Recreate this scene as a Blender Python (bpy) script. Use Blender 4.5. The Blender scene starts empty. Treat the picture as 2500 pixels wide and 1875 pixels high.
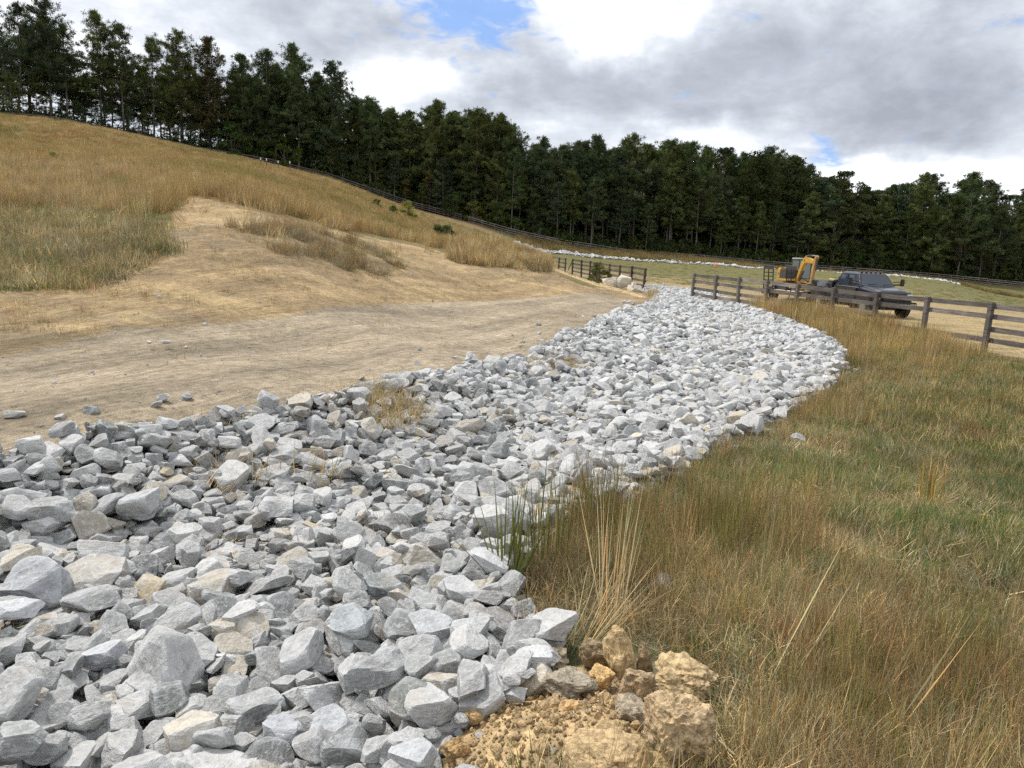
import bpy, bmesh, math, random
import numpy as np
from mathutils import Vector, Matrix, Euler
C = bpy.context.scene
R = math.radians
rng = np.random.default_rng(7)
random.seed(7)

# ------------------------------------------------------------------ camera
CZ = 2.45
PITCH, ROLL, FPX = R(10.13), R(2.2), 1805.0        # photo is 2500 x 1875
cf = np.array([0, math.cos(PITCH), -math.sin(PITCH)])
u0 = np.array([0, math.sin(PITCH), math.cos(PITCH)]); r0 = np.array([1., 0, 0])
cr = math.cos(ROLL)*r0 + math.sin(ROLL)*u0
cu = -math.sin(ROLL)*r0 + math.cos(ROLL)*u0
CAM = np.array([0, 0, CZ])
cam_d = bpy.data.cameras.new('camera'); cam = bpy.data.objects.new('camera', cam_d)
C.collection.objects.link(cam); C.camera = cam
cam_d.sensor_width = 36; cam_d.lens = 36*FPX/2500; cam_d.clip_start = 0.05; cam_d.clip_end = 4000
M = Matrix.Identity(4)
for i in range(3):
    M[i][0] = cr[i]; M[i][1] = cu[i]; M[i][2] = -cf[i]; M[i][3] = CAM[i]
cam.matrix_world = M

# ------------------------------------------------------------------ sun, sky, exposure
SUN_EL, SUN_AZ = 56, -62      # azimuth measured clockwise from +Y
C.view_settings.view_transform = 'Standard'; C.view_settings.look = 'None'
C.view_settings.gamma = 1; C.view_settings.exposure = 0.22
sl = bpy.data.lights.new('sun', 'SUN'); so = bpy.data.objects.new('sun', sl); C.collection.objects.link(so)
sl.energy = 2.9; sl.angle = R(6); sl.color = (1, .965, .91)
d = Vector((math.sin(R(SUN_AZ))*math.cos(R(SUN_EL)), math.cos(R(SUN_AZ))*math.cos(R(SUN_EL)), math.sin(R(SUN_EL))))
so.rotation_euler = d.to_track_quat('Z', 'Y').to_euler(); so.location = (20, -20, 60)

W = bpy.data.worlds.new('World'); C.world = W; W.use_nodes = True
class NT:
    """tiny helper round a node tree"""
    def __init__(s, nt): s.t = nt; s.n = nt.nodes; s.l = nt.links
    def add(s, typ, ins=None, **kw):
        nd = s.n.new(typ)
        for k, v in kw.items(): setattr(nd, k, v)
        for k, v in (ins or {}).items():
            sock = nd.inputs[k]
            if hasattr(v, 'is_linked') or isinstance(v, bpy.types.NodeSocket): s.l.new(v, sock)
            else: sock.default_value = v
        return nd
    def math(s, op, a, b=0.0, c=None, clamp=False):
        nd = s.n.new('ShaderNodeMath'); nd.operation = op; nd.use_clamp = clamp
        for i, v in enumerate((a, b) if c is None else (a, b, c)):
            if isinstance(v, bpy.types.NodeSocket): s.l.new(v, nd.inputs[i])
            else: nd.inputs[i].default_value = v
        return nd.outputs[0]
    def mix(s, f, a, b, mode='MIX'):
        nd = s.n.new('ShaderNodeMix'); nd.data_type = 'RGBA'; nd.blend_type = mode
        for i, v in ((0, f), (6, a), (7, b)):
            if isinstance(v, bpy.types.NodeSocket): s.l.new(v, nd.inputs[i])
            else: nd.inputs[i].default_value = v if i == 0 else (tuple(v)+(1,))[:4]
        return nd.outputs[2]
    def ramp(s, f, lo, hi, a=0., b=1., smooth=True):
        nd = s.n.new('ShaderNodeMapRange'); nd.interpolation_type = 'SMOOTHSTEP' if smooth else 'LINEAR'
        s.l.new(f, nd.inputs[0]); nd.inputs[1].default_value = lo; nd.inputs[2].default_value = hi
        nd.inputs[3].default_value = a; nd.inputs[4].default_value = b
        return nd.outputs[0]
    def noise(s, vec, scale, detail=4, rough=.55, dist=0., out=0):
        nd = s.add('ShaderNodeTexNoise', {'Scale': scale, 'Detail': detail, 'Roughness': rough, 'Distortion': dist})
        if vec is not None: s.l.new(vec, nd.inputs['Vector'])
        return nd.outputs[out]
    def mapping(s, vec, scale=(1, 1, 1), loc=(0, 0, 0), rot=(0, 0, 0)):
        nd = s.add('ShaderNodeMapping', {'Vector': vec, 'Scale': scale, 'Location': loc, 'Rotation': rot}); return nd.outputs[0]

def pxdir(px, py):
    v = cf*FPX + cr*(px-1250) + cu*(937.5-py); return v/np.linalg.norm(v)

T = NT(W.node_tree); T.n.clear()
tc = T.add('ShaderNodeTexCoord'); dirv = tc.outputs['Generated']
sky = T.add('ShaderNodeTexSky', sky_type='NISHITA'); sky.sun_disc = False
sky.sun_elevation = R(SUN_EL); sky.sun_rotation = R(SUN_AZ); sky.air_density = 1.2; sky.dust_density = .6; sky.ozone_density = 1.5
sep = T.add('ShaderNodeSeparateXYZ', {0: dirv})
up = T.math('MAXIMUM', sep.outputs[2], 0.02)
inv = T.math('DIVIDE', 1.0, T.math('ADD', up, .16))
pl = T.add('ShaderNodeVectorMath', {0: dirv, 3: inv}, operation='SCALE').outputs[0]     # cloud-layer plane
def lobe(px, py, sx, sy):
    """soft elliptical patch of sky round a fixed direction (sx, sy in degrees)"""
    c = pxdir(px, py); e = np.cross(c, [0, 0, 1]); e /= np.linalg.norm(e); n = np.cross(e, c)
    df = T.add('ShaderNodeVectorMath', {0: wdir, 1: tuple(c)}, operation='SUBTRACT').outputs[0]
    a = T.add('ShaderNodeVectorMath', {0: df, 1: tuple(e/ math.tan(R(sx)))}, operation='DOT_PRODUCT').outputs['Value']
    b = T.add('ShaderNodeVectorMath', {0: df, 1: tuple(n/ math.tan(R(sy)))}, operation='DOT_PRODUCT').outputs['Value']
    q = T.math('ADD', T.math('MULTIPLY', a, a), T.math('MULTIPLY', b, b))
    return T.math('POWER', 2.718, T.math('MULTIPLY', q, -1.0))
wn = T.noise(dirv, 5.0, 5, .6, 0, 1)
wsub = T.add('ShaderNodeVectorMath', {0: wn, 1: (.5, .5, .5)}, operation='SUBTRACT').outputs[0]
wsc = T.add('ShaderNodeVectorMath', {0: wsub, 3: .16}, operation='SCALE').outputs[0]
wdir = T.add('ShaderNodeVectorMath', {0: dirv, 1: wsc}, operation='ADD').outputs[0]
n1 = T.noise(T.mapping(pl, (1, 1, 1.6), (3.1, 1.7, .3)), 1.3, 8, .58, .25)
n2 = T.noise(T.mapping(dirv, (1, 1, 2.2), (7, 2, 1)), 4.2, 9, .62, .35)
n3 = T.noise(T.mapping(dirv, (1, 1, 1.8), (1, 9, 4)), 15, 7, .6, .2)
dark = None
for (x, y, sx, sy, w) in ((1480, 200, 9, 3.6, .75), (1950, 235, 15, 4.0, .95), (2250, 300, 10, 2.8, .55), (1900, 90, 13, 3.4, .40), (1150, 175, 9, 3.6, .42), (700, 40, 10, 3, .40), (2400, 60, 8, 4, .45), (500, 150, 9, 3, .25), (2420, 400, 6, 1.8, .3)):
    q = T.math('MULTIPLY', lobe(x, y, sx, sy), w); dark = q if dark is None else T.math('ADD', dark, q)
bright = None
for (x, y, sx, sy, w) in ((1480, 60, 6, 3, .75), (1080, 170, 3, 2, .5), (1700, 345, 7, 1.6, .55), (2180, 395, 5, 1.3, .75), (1420, 110, 4, 2.2, .4), (960, 190, 4, 1.4, .5), (2300, 440, 6, 1.2, .5), (2050, 400, 4, 1.2, .5), (250, 120, 8, 3.0, .3), (1750, 10, 5, 1.5, .4), (2480, 330, 4, 3, .25)):
    q = T.math('MULTIPLY', lobe(x, y, sx, sy), w); bright = q if bright is None else T.math('ADD', bright, q)
v = T.math('ADD', T.math('MULTIPLY', T.math('SUBTRACT', n1, .5), .95), T.math('MULTIPLY', T.math('SUBTRACT', n2, .5), 1.15))
v = T.math('ADD', v, T.math('MULTIPLY', T.math('SUBTRACT', n3, .5), .6))
v = T.math('ADD', v, T.math('MULTIPLY', bright, .50)); v = T.math('SUBTRACT', v, T.math('MULTIPLY', dark, .33))
shade = T.ramp(T.math('ADD', v, .63), 0.0, 1.05, 0, 1, False)
cl = T.n.new('ShaderNodeValToRGB'); T.l.new(shade, cl.inputs[0])
cr_ = cl.color_ramp; cr_.elements[0].position = 0; cr_.elements[0].color = (.28, .305, .35, 1)
cr_.elements[1].position = 1; cr_.elements[1].color = (.95, .96, .98, 1)
for p_, c_ in ((.25, (.38, .41, .46)), (.5, (.53, .56, .615)), (.72, (.74, .765, .80))):
    e_ = cr_.elements.new(p_); e_.color = c_+(1,)
blue = None
for (x, y, sx, sy, w) in ((1200, 25, 4.0, 2.2, .95), (1130, 80, 3.4, 1.6, .5), (1085, 10, 3.5, 1.6, .55), (2050, 360, 2.6, .75, .95), (1700, -15, 2, .8, 1.0), (1520, 330, 1.6, .5, .5), (2490, 10, 2, 1.2, .6)):
    q = T.math('MULTIPLY', lobe(x, y, sx, sy), w); blue = q if blue is None else T.math('ADD', blue, q)
n4 = T.noise(T.mapping(dirv, (1, 1, 2.6), (5, 3, 8)), 22, 6, .62, .6)
bz = T.math('ADD', blue, T.math('MULTIPLY', T.math('SUBTRACT', n4, .5), 3.2)); bz = T.math('SUBTRACT', bz, T.math('MULTIPLY', T.math('SUBTRACT', n2, .5), 1.2))
bmask = T.ramp(bz, .35, 1.45)
skyS = T.add('ShaderNodeVectorMath', {0: sky.outputs[0], 3: .12}, operation='SCALE').outputs[0]
bluec = T.mix(.7, skyS, (.13, .27, .62))
col = T.mix(T.math('MULTIPLY', bmask, .9), cl.outputs[0], bluec)
bg = T.add('ShaderNodeBackground', {'Color': col, 'Strength': 1.30})
T.l.new(bg.outputs[0], T.add('ShaderNodeOutputWorld').inputs[0])
try: W.cycles.sampling_method = 'MANUAL'; W.cycles.sample_map_resolution = 512
except Exception: pass
C.cycles.use_adaptive_sampling = True; C.cycles.adaptive_threshold = .02
C.cycles.max_bounces = 4; C.cycles.diffuse_bounces = 2; C.cycles.glossy_bounces = 2; C.cycles.transmission_bounces = 3; C.cycles.transparent_max_bounces = 6
C.cycles.use_denoising = False; C.cycles.use_fast_gi = False

# ------------------------------------------------------------------ helpers
def project(P):
    P = np.atleast_2d(np.asarray(P, float)); q = P-CAM
    z = q@cf; zz = np.where(z > .05, z, .05)
    px = 1250+FPX*(q@cr)/zz; py = 937.5-FPX*(q@cu)/zz
    return px, py, z
def atY(px, py, Y):
    d_ = pxdir(px, py); return CAM+d_*(Y/d_[1])
def atZ(px, py, z):
    d_ = pxdir(px, py); return CAM+d_*((z-CZ)/d_[2])
def pip(px, py, poly):
    px = np.asarray(px, float); py = np.asarray(py, float); ins = np.zeros(px.shape, bool)
    n = len(poly); j = n-1
    for i in range(n):
        xi, yi = poly[i]; xj, yj = poly[j]
        if yi != yj:
            c = ((yi > py) != (yj > py)) & (px < (xj-xi)*(py-yi)/(yj-yi)+xi); ins ^= c
        j = i
    return ins
def _h(ix, iy, iz, s):
    n = (ix*374761393+iy*668265263+iz*2147483647+s*1274126177) & 0xffffffff
    n = ((n ^ (n >> 13))*1274126177) & 0xffffffff; n = (n ^ (n >> 16)) & 0xffffffff
    return n/4294967295.0
def vnoise(p, s=0):
    p = np.asarray(p, float); i = np.floor(p).astype(np.int64); f = p-i; f = f*f*(3-2*f)
    if p.shape[1] == 2:
        g = lambda a, b: _h(i[:, 0]+a, i[:, 1]+b, np.int64(0), s)
        x0 = g(0, 0)*(1-f[:, 0])+g(1, 0)*f[:, 0]; x1 = g(0, 1)*(1-f[:, 0])+g(1, 1)*f[:, 0]
        return (x0*(1-f[:, 1])+x1*f[:, 1])*2-1
    r = 0
    for a in (0, 1):
        for b in (0, 1):
            for c in (0, 1):
                w = (f[:, 0] if a else 1-f[:, 0])*(f[:, 1] if b else 1-f[:, 1])*(f[:, 2] if c else 1-f[:, 2])
                r = r+w*_h(i[:, 0]+a, i[:, 1]+b, i[:, 2]+c, s)
    return r*2-1
def fbm(p, oct_=4, s=0, rough=.5):
    r = 0; a = 1; t = 0; q = np.asarray(p, float)
    for k in range(oct_): r = r+a*vnoise(q, s+k*17); t += a; a *= rough; q = q*2.03+5.1
    return r/t
def npmesh(name, V, F, mats=(), smooth=False, col=None, midx=None):
    """V (n,3), F (m,3|4) -> mesh"""
    V = np.asarray(V, np.float32); F = np.asarray(F, np.int32); k = F.shape[1]
    me = bpy.data.meshes.new(name); me.vertices.add(len(V)); me.vertices.foreach_set('co', V.ravel())
    me.loops.add(F.size); me.loops.foreach_set('vertex_index', F.ravel())
    me.polygons.add(len(F)); me.polygons.foreach_set('loop_start', np.arange(0, F.size, k, dtype=np.int32))
    me.polygons.foreach_set('use_smooth', np.full(len(F), smooth))
    if midx is not None: me.polygons.foreach_set('material_index', np.asarray(midx, np.int32))
    me.update(calc_edges=True)
    if col is not None:
        a = me.color_attributes.new('col', 'FLOAT_COLOR', 'POINT'); c = np.ones((len(V), 4), np.float32); c[:, :3] = col
        a.data.foreach_set('color', c.ravel())
    for m in mats: me.materials.append(m)
    return me
def tag(o, label=None, cat=None, group=None, kind=None):
    if label: o['label'] = label
    if cat: o['category'] = cat
    if group: o['group'] = group
    if kind: o['kind'] = kind
    return o
def link(o, parent=None):
    C.collection.objects.link(o)
    if parent is not None: o.parent = parent
    return o
def newobj(name, me, parent=None): return link(bpy.data.objects.new(name, me), parent)
def empty(name, loc=(0, 0, 0), rz=0, scale=1):
    o = bpy.data.objects.new(name, None); o.location = loc; o.rotation_euler = (0, 0, rz); o.scale = (scale,)*3; o.empty_display_size = .3
    return link(o)
HID = []
def proto(name, me):
    o = bpy.data.objects.new(name, me); return o
def scatter(name, protos, P, rot, scl, tint, idx, matname=None):
    n = len(P); me = bpy.data.meshes.new(name); me.vertices.add(n); me.vertices.foreach_set('co', np.asarray(P, np.float32).ravel())
    def at(nm, typ, arr, key):
        a = me.attributes.new(nm, typ, 'POINT'); a.data.foreach_set(key, np.ascontiguousarray(arr).ravel())
    at('rot', 'FLOAT_VECTOR', np.asarray(rot, np.float32), 'vector')
    scl = np.asarray(scl, np.float32); scl = np.repeat(scl[:, None], 3, 1) if scl.ndim == 1 else scl
    at('scl', 'FLOAT_VECTOR', scl, 'vector'); at('idx', 'INT', np.asarray(idx, np.int32), 'value')
    t4 = np.ones((n, 4), np.float32); t4[:, :3] = tint; at('tint', 'FLOAT_COLOR', t4, 'color')
    col = bpy.data.collections.new(name+'_shapes')
    for i, o in enumerate(protos): o.name = '%s_shape_%02d' % (name, i); col.objects.link(o)
    ob = newobj(name, me); g = bpy.data.node_groups.new(name, 'GeometryNodeTree')
    g.interface.new_socket('Geometry', in_out='INPUT', socket_type='NodeSocketGeometry'); g.interface.new_socket('Geometry', in_out='OUTPUT', socket_type='NodeSocketGeometry')
    N = g.nodes; L = g.links; gi = N.new('NodeGroupInput'); go = N.new('NodeGroupOutput')
    ci = N.new('GeometryNodeCollectionInfo'); ci.inputs['Collection'].default_value = col; ci.inputs['Separate Children'].default_value = True; ci.inputs['Reset Children'].default_value = True
    ip = N.new('GeometryNodeInstanceOnPoints'); ip.inputs['Pick Instance'].default_value = True
    def na(nm, typ):
        x = N.new('GeometryNodeInputNamedAttribute'); x.data_type = typ; x.inputs['Name'].default_value = nm; return x.outputs['Attribute']
    L.new(gi.outputs[0], ip.inputs['Points']); L.new(ci.outputs[0], ip.inputs['Instance'])
    L.new(na('idx', 'INT'), ip.inputs['Instance Index'])
    er = N.new('FunctionNodeEulerToRotation'); L.new(na('rot', 'FLOAT_VECTOR'), er.inputs[0]); L.new(er.outputs[0], ip.inputs['Rotation'])
    L.new(na('scl', 'FLOAT_VECTOR'), ip.inputs['Scale']); L.new(ip.outputs[0], go.inputs[0])
    m = ob.modifiers.new('instances', 'NODES'); m.node_group = g
    return ob

# ------------------------------------------------------------------ terrain control points
K = []           # (x, y, z)
def kz(px, py, z): K.append(tuple(atZ(px, py, z)))
def ky(px, py, Y): K.append(tuple(atY(px, py, Y)))
for a in ((0, 1875, .62), (600, 1875, .58), (1150, 1875, .78), (1650, 1875, .88), (2500, 1875, .86), (2500, 1450, .76), (2000, 1500, .84), (1600, 1450, .82),
          (500, 1500, .55), (150, 1300, .62), (500, 1200, .60), (900, 1100, .58), (1300, 960, .48), (1600, 860, .38), (1640, 770, .34),
          (0, 1120, .95), (300, 1050, .98), (700, 975, .97), (1100, 890, .92), (1400, 800, .85), (1520, 755, .72),
          (1200, 1560, .76), (1250, 1430, .76), (1450, 1230, .72), (1700, 1110, .66), (1950, 1010, .55), (2060, 880, .42), (1880, 775, .32),
          (2300, 1200, .66), (2300, 970, .38), (2220, 870, .15), (2500, 1010, .32),
          (0, 960, 1.03), (0, 870, 1.12), (300, 900, 1.08), (500, 800, 1.2), (700, 850, 1.0), (1000, 760, 1.05), (1000, 820, .98), (1400, 735, .92), (1200, 705, 1.2),
          (2000, 700, 0), (2400, 760, 0), (2200, 745, 0), (2050, 735, 0), (1900, 700, .05), (1800, 690, .1), (1750, 725, .15), (1660, 690, .35)): kz(*a)
for a in ((0, 670, 13), (0, 500, 22), (0, 400, 36), (0, 288, 112), (0, 330, 75), (-300, 265, 112), (260, 350, 80), (480, 384, 90), (800, 462, 85), (250, 500, 24), (250, 400, 45), (300, 600, 15.5), (500, 480, 25), (500, 400, 60), (700, 570, 20), (700, 650, 16), (1000, 660, 22),
          (800, 520, 40), (800, 438, 133), (1000, 590, 40), (1000, 550, 75), (1000, 504, 138), (620, 396, 130), (450, 364, 125), (260, 324, 120), (130, 301, 116),
          (1130, 540, 136), (1250, 575, 134), (1350, 597, 134), (1400, 606, 138), (1500, 619, 142), (1730, 638, 146), (1860, 651, 148), (2000, 663, 150), (2130, 672, 150), (2280, 684, 150), (2500, 704, 150),
          (1200, 602, 38), (1300, 635, 40), (1400, 676, 41), (1450, 692, 43), (1330, 617, 126), (1450, 628, 126), (1600, 640, 126), (1750, 648, 126), (1900, 659, 126), (2030, 666, 126), (2160, 676, 126), (2300, 688, 126)): ky(*a)
def kx(px, Y, z): K.append(((px-1250)/FPX*Y/math.cos(PITCH)*1.0, Y, z))
for a in ((1300, 56, .8), (1200, 62, 1.0), (1400, 50, .5), (1150, 95, 2.1), (1300, 95, 1.6), (1480, 60, .45), (1365, 75, .75), (1575, 45.5, .42), (1500, 52, .5),
          (-200, 170, 19), (100, 175, 17), (400, 180, 16), (700, 180, 16), (1000, 185, 12), (1200, 180, 11), (1350, 190, 9), (1550, 190, 9), (1750, 190, 8.5), (1950, 190, 8), (2200, 190, 7), (2500, 190, 6),
          (1200, 260, 16), (2000, 260, 14), (600, 260, 14), (-200, 260, 14), (2700, 260, 10)): kx(*a)
K += [(-7, 0, 1.25), (7, 0, .8), (0, -6, .9), (0, -20, 1.2), (-30, 0, 4.5), (-60, 30, 13), (-110, 60, 20), (-150, 110, 22), (-100, -50, 10), (0, -100, 4), (100, -50, 0), (40, 0, 0), (60, 25, -.1), (120, 70, -.3), (180, 130, -.3), (220, 200, 4), (0, 700, 20), (-700, 0, 20), (700, 0, 5), (0, -700, 5), (500, 500, 12), (-500, 500, 20), (14.0, 21.0, -.02), (16, 15, .05)]
K = np.array(K)
def warp(x, y):
    r = np.hypot(x, y)+1e-6; g = np.log1p(r/5.0)/r; return np.stack([x*g, y*g], 1)
KW = warp(K[:, 0], K[:, 1])
def tk(a, b):
    d2 = ((a[:, None, :]-b[None, :, :])**2).sum(2); return .5*d2*np.log(d2+1e-12)
nK = len(K); A = np.zeros((nK+3, nK+3)); A[:nK, :nK] = tk(KW, KW)+np.eye(nK)*2e-5
A[:nK, nK] = 1; A[:nK, nK+1:] = KW; A[nK:, :nK] = A[:nK, nK:].T
sol = np.linalg.solve(A, np.concatenate([K[:, 2], np.zeros(3)]))
MND = atZ(1400, 1850, .9)
def zf(x, y, fine=True):
    x = np.atleast_1d(np.asarray(x, float)).ravel(); y = np.atleast_1d(np.asarray(y, float)).ravel(); out = np.empty(len(x))
    for s in range(0, len(x), 20000):
        w = warp(x[s:s+20000], y[s:s+20000]); out[s:s+20000] = tk(w, KW)@sol[:nK]+sol[nK]+w@sol[nK+1:]
    r = np.hypot(x, y)
    out = out+.19*np.exp(-(((x-MND[0]+.05)/.46)**2+((y-MND[1])/.34)**2))
    if fine:
        p = np.stack([x, y], 1)
        out = out+.022*np.clip(r/8, 0, 1)*fbm(p*.55, 3, 3)+.10*np.clip((r-14)/40, 0, 3)*fbm(p*.11, 3, 5)
        out = out+.010*fbm(p*4.5, 3, 9)+.018*np.clip((r-4)/6, 0, 1)*fbm(np.stack([(.92*x-.39*y)*3.2, (.39*x+.92*y)*.16], 1), 4, 301, .6)*(x < 6)
    return out

# ------------------------------------------------------------------ regions (traced on the photo, laid on the ground)
ROCK = [(-150, 1165), (45, 1140), (200, 1105), (400, 1055), (600, 1020), (730, 1000), (900, 962), (1080, 922), (1290, 892), (1370, 838), (1500, 775), (1590, 748), (1600, 728), (1576, 712), (1572, 690), (1625, 692), (1700, 712),
        (1760, 730), (1850, 765), (1960, 805), (2040, 845), (2062, 885), (2010, 955), (1930, 1030), (1780, 1085), (1650, 1180), (1420, 1250), (1290, 1350), (1225, 1440), (1250, 1530), (1370, 1620), (1300, 1690), (1170, 1760), (1060, 1875), (1000, 2150), (-700, 2150), (-600, 1300)]
DIRT = [(-400, 690), (0, 675), (130, 690), (260, 680), (380, 600), (410, 560), (470, 520), (455, 480), (560, 500), (700, 540), (900, 580), (1060, 612), (1200, 640), (1330, 650), (1420, 700), (1570, 712), (1620, 745), (1600, 800), (1300, 1000), (600, 1150), (-400, 1250)]
ROAD = [(-400, 900), (0, 872), (300, 805), (560, 792), (850, 745), (1150, 737), (1450, 715), (1590, 740), (1500, 800), (1300, 950), (600, 1100), (-400, 1200)]
TRACK = [(455, 478), (560, 500), (700, 540), (900, 582), (1060, 612), (1180, 640), (1120, 660), (880, 620), (640, 560), (480, 540), (400, 560)]
MOUND = [(1320, 615), (1370, 640), (1480, 695), (1590, 728), (1400, 712), (1330, 680), (1290, 640)]
GREENL = [(-300, 530), (150, 510), (420, 560), (360, 640), (150, 690), (-300, 720)]
CLAY = [(1040, 1950), (1130, 1780), (1250, 1690), (1400, 1620), (1560, 1640), (1700, 1720), (1760, 1800), (1740, 1950)]
ISLE = [(580, 560), (640, 545), (760, 560), (900, 600), (1000, 640), (960, 670), (830, 660), (700, 630), (600, 590)]
TUFTZ = [(1090, 610), (1180, 600), (1280, 605), (1350, 640), (1330, 665), (1230, 655), (1110, 640)]
STRIPPX = np.array([(1260, 612), (1340, 618), (1450, 628), (1600, 640), (1750, 648.5), (1900, 659), (2030, 666), (2160, 676), (2300, 688), (2340, 692)])
STRIP = np.array([atY(a, b, 127)[:2] for a, b in STRIPPX])
FA, FB = atY(1694, 669, 38.7), atY(2420, 742, 21.7)        # near fence line
def right_of_fence(x, y):
    n = (FB-FA)[:2]; return (n[0]*(y-FA[1])-n[1]*(x-FA[0])) > 0     # True on the field side
def lerp(a, b, t): return np.asarray(a)*(1-t[:, None])+np.asarray(b)*t[:, None]
def sst(x, a, b):
    t = np.clip((x-a)/(b-a), 0, 1); return t*t*(3-2*t)
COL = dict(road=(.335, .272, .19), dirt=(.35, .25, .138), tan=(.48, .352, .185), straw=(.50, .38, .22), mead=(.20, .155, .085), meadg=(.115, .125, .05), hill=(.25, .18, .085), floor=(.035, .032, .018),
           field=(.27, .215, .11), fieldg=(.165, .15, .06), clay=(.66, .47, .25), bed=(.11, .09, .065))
def ground_colour(x, y, z):
    P = np.stack([x, y, z], 1); px, py, dz = project(P); r = np.hypot(x, y); p2 = P[:, :2]
    jx = 26*fbm(p2*.9, 3, 31)*np.clip(8/np.maximum(r, 1), .15, 1.5); jy = 14*fbm(p2*.9, 3, 41)*np.clip(8/np.maximum(r, 1), .12, 1.5)
    qx, qy = px+jx*1.5, py+jy*1.5; vis = dz > .5
    n1_ = .5+.5*fbm(p2*.35, 4, 51); n2_ = .5+.5*fbm(p2*1.7, 4, 61); n3_ = .5+.5*fbm(p2*np.array([.5, 2.6]), 4, 71)
    c = lerp(COL['mead'], COL['meadg'], sst(n1_*.6+n2_*.4+.25*sst(px, 2000, 2400), .42, .62)); zone = np.zeros(len(x), int)      # 0 meadow
    # bare scrapes in the near meadow
    c = c+(np.array(COL['road'])-c)*(.7*sst(n2_*.5+n1_*.5, .60, .70))[:, None]
    left = (px < 1590) & vis & (py < 1200) | (x < -3)
    hl = left | (y > 118) & (px < 1330)
    c[hl] = lerp(COL['hill'], (.17, .15, .065), sst(n1_, .5, .75))[hl]; zone[hl] = 1
    fld = vis & (right_of_fence(x, y) & (x > 9.3) & (y > 20) | (y > 45) & (px > 1365) | (y > 70) & (px > 1335))
    fg = lerp(COL['field'], COL['fieldg'], sst(n1_*.35+n3_*.3+.45*sst(y, 55, 105)+.25*sst(px, 2150, 2350), .42, .72))
    fg = fg+(np.array(COL['tan'])*.92-fg)*(.85*sst(n3_*.6+n2_*.25+.35*(1-sst(y, 40, 95)), .58, .82))[:, None]
    c[fld] = fg[fld]; zone[fld] = 2
    d_ = vis & pip(qx, qy, DIRT) & (y < 60)
    dc = lerp(COL['dirt'], COL['tan'], sst(n3_*.7+n1_*.3, .45, .7)); dc = dc+(np.array((.255, .20, .13))-dc)*(.65*sst(n2_*.55+n1_*.45, .54, .7))[:, None]
    c[d_] = dc[d_]; zone[d_] = 3
    t_ = vis & pip(qx, qy, TRACK) & (y < 60); c[t_] = lerp(COL['tan'], COL['dirt'], n2_)[t_]*1.04
    g_ = vis & pip(qx, qy, GREENL) & (y < 40); c[g_] = lerp((.15, .145, .065), (.25, .20, .11), sst(n2_, .4, .7))[g_]; zone[g_] = 1
    i_ = vis & (pip(qx, qy, ISLE) | pip(qx, qy, TUFTZ)) & (y < 60); c[i_] = lerp((.22, .18, .09), COL['dirt'], n2_)[i_]
    rd = vis & pip(px+jx, py+jy, ROAD) & (y < 60)
    rc = lerp(COL['road'], (.40, .325, .23), sst(n3_*.6+n2_*.4, .45, .7)); c[rd] = rc[rd]; zone[rd] = 4
    m_ = vis & pip(px, py, MOUND) & (y > 34) & (y < 60); c[m_] = (np.array([COL['straw']])*np.array([1.15, 1.12, 1.05]))[0]
    rk = vis & pip(px, py, ROCK) & (y < 52); c[rk] = lerp(COL['bed'], (.17, .14, .10), n2_)[rk]; zone[rk] = 5  # bed colour kept dark to paint the shade in gaps between rocks
    cy = vis & pip(px+jx*.6, py+jy*.6, CLAY) & (y < 6); c[cy] = lerp(COL['clay'], (.38, .31, .22), sst(n2_, .55, .8))[cy]; zone[cy] = 6
    ud_ = .92*x-.39*y; sd_ = .39*x+.92*y; rut = fbm(np.stack([ud_*3.2, sd_*.16], 1), 4, 301, .6); pat = fbm(np.stack([ud_*.7, sd_*.28], 1), 4, 311, .6)
    dz_ = (zone == 3) | (zone == 4); kk = 1+.42*np.clip(rut, -.6, .6)+.30*np.clip(pat, -.6, .6); c[dz_] = (c*kk[:, None])[dz_]
    br_ = (.55*sst(pat, .10, .40))[:, None]; c2_ = c+(np.array((.20, .145, .085))-c)*br_; s3 = zone == 3; c[s3] = c2_[s3]
    # forest floor behind the far fence
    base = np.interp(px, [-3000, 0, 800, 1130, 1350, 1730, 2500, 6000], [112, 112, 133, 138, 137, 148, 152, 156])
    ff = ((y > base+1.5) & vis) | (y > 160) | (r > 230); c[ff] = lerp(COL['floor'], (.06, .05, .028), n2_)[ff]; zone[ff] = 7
    return np.clip(c, .01, .8), zone

# polar sheet round the viewpoint's foot, fine near, out to the horizon
ang = np.concatenate([np.linspace(-180, -50, 66)[:-1], np.linspace(-50, 50, 460), np.linspace(50, 180, 66)[1:]])
rad = np.concatenate([[.15], np.exp(np.linspace(math.log(.8), math.log(260), 560)), np.exp(np.linspace(math.log(270), math.log(3000), 22))])
aa, rr = np.meshgrid(np.radians(ang), rad); gx = (rr*np.sin(aa)).ravel(); gy = (rr*np.cos(aa)).ravel()
gz = zf(gx, gy); rfar = np.hypot(gx, gy); gz = np.where(rfar > 600, gz[np.argmin(abs(rfar-600))]*0+14, gz)
gc, gzone = ground_colour(gx, gy, gz)
na_, nr_ = len(ang), len(rad)
i0 = (np.arange(nr_-1)[:, None]*na_+np.arange(na_-1)[None, :]).ravel()
GF = np.stack([i0, i0+na_, i0+na_+1, i0+1], 1)

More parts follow.
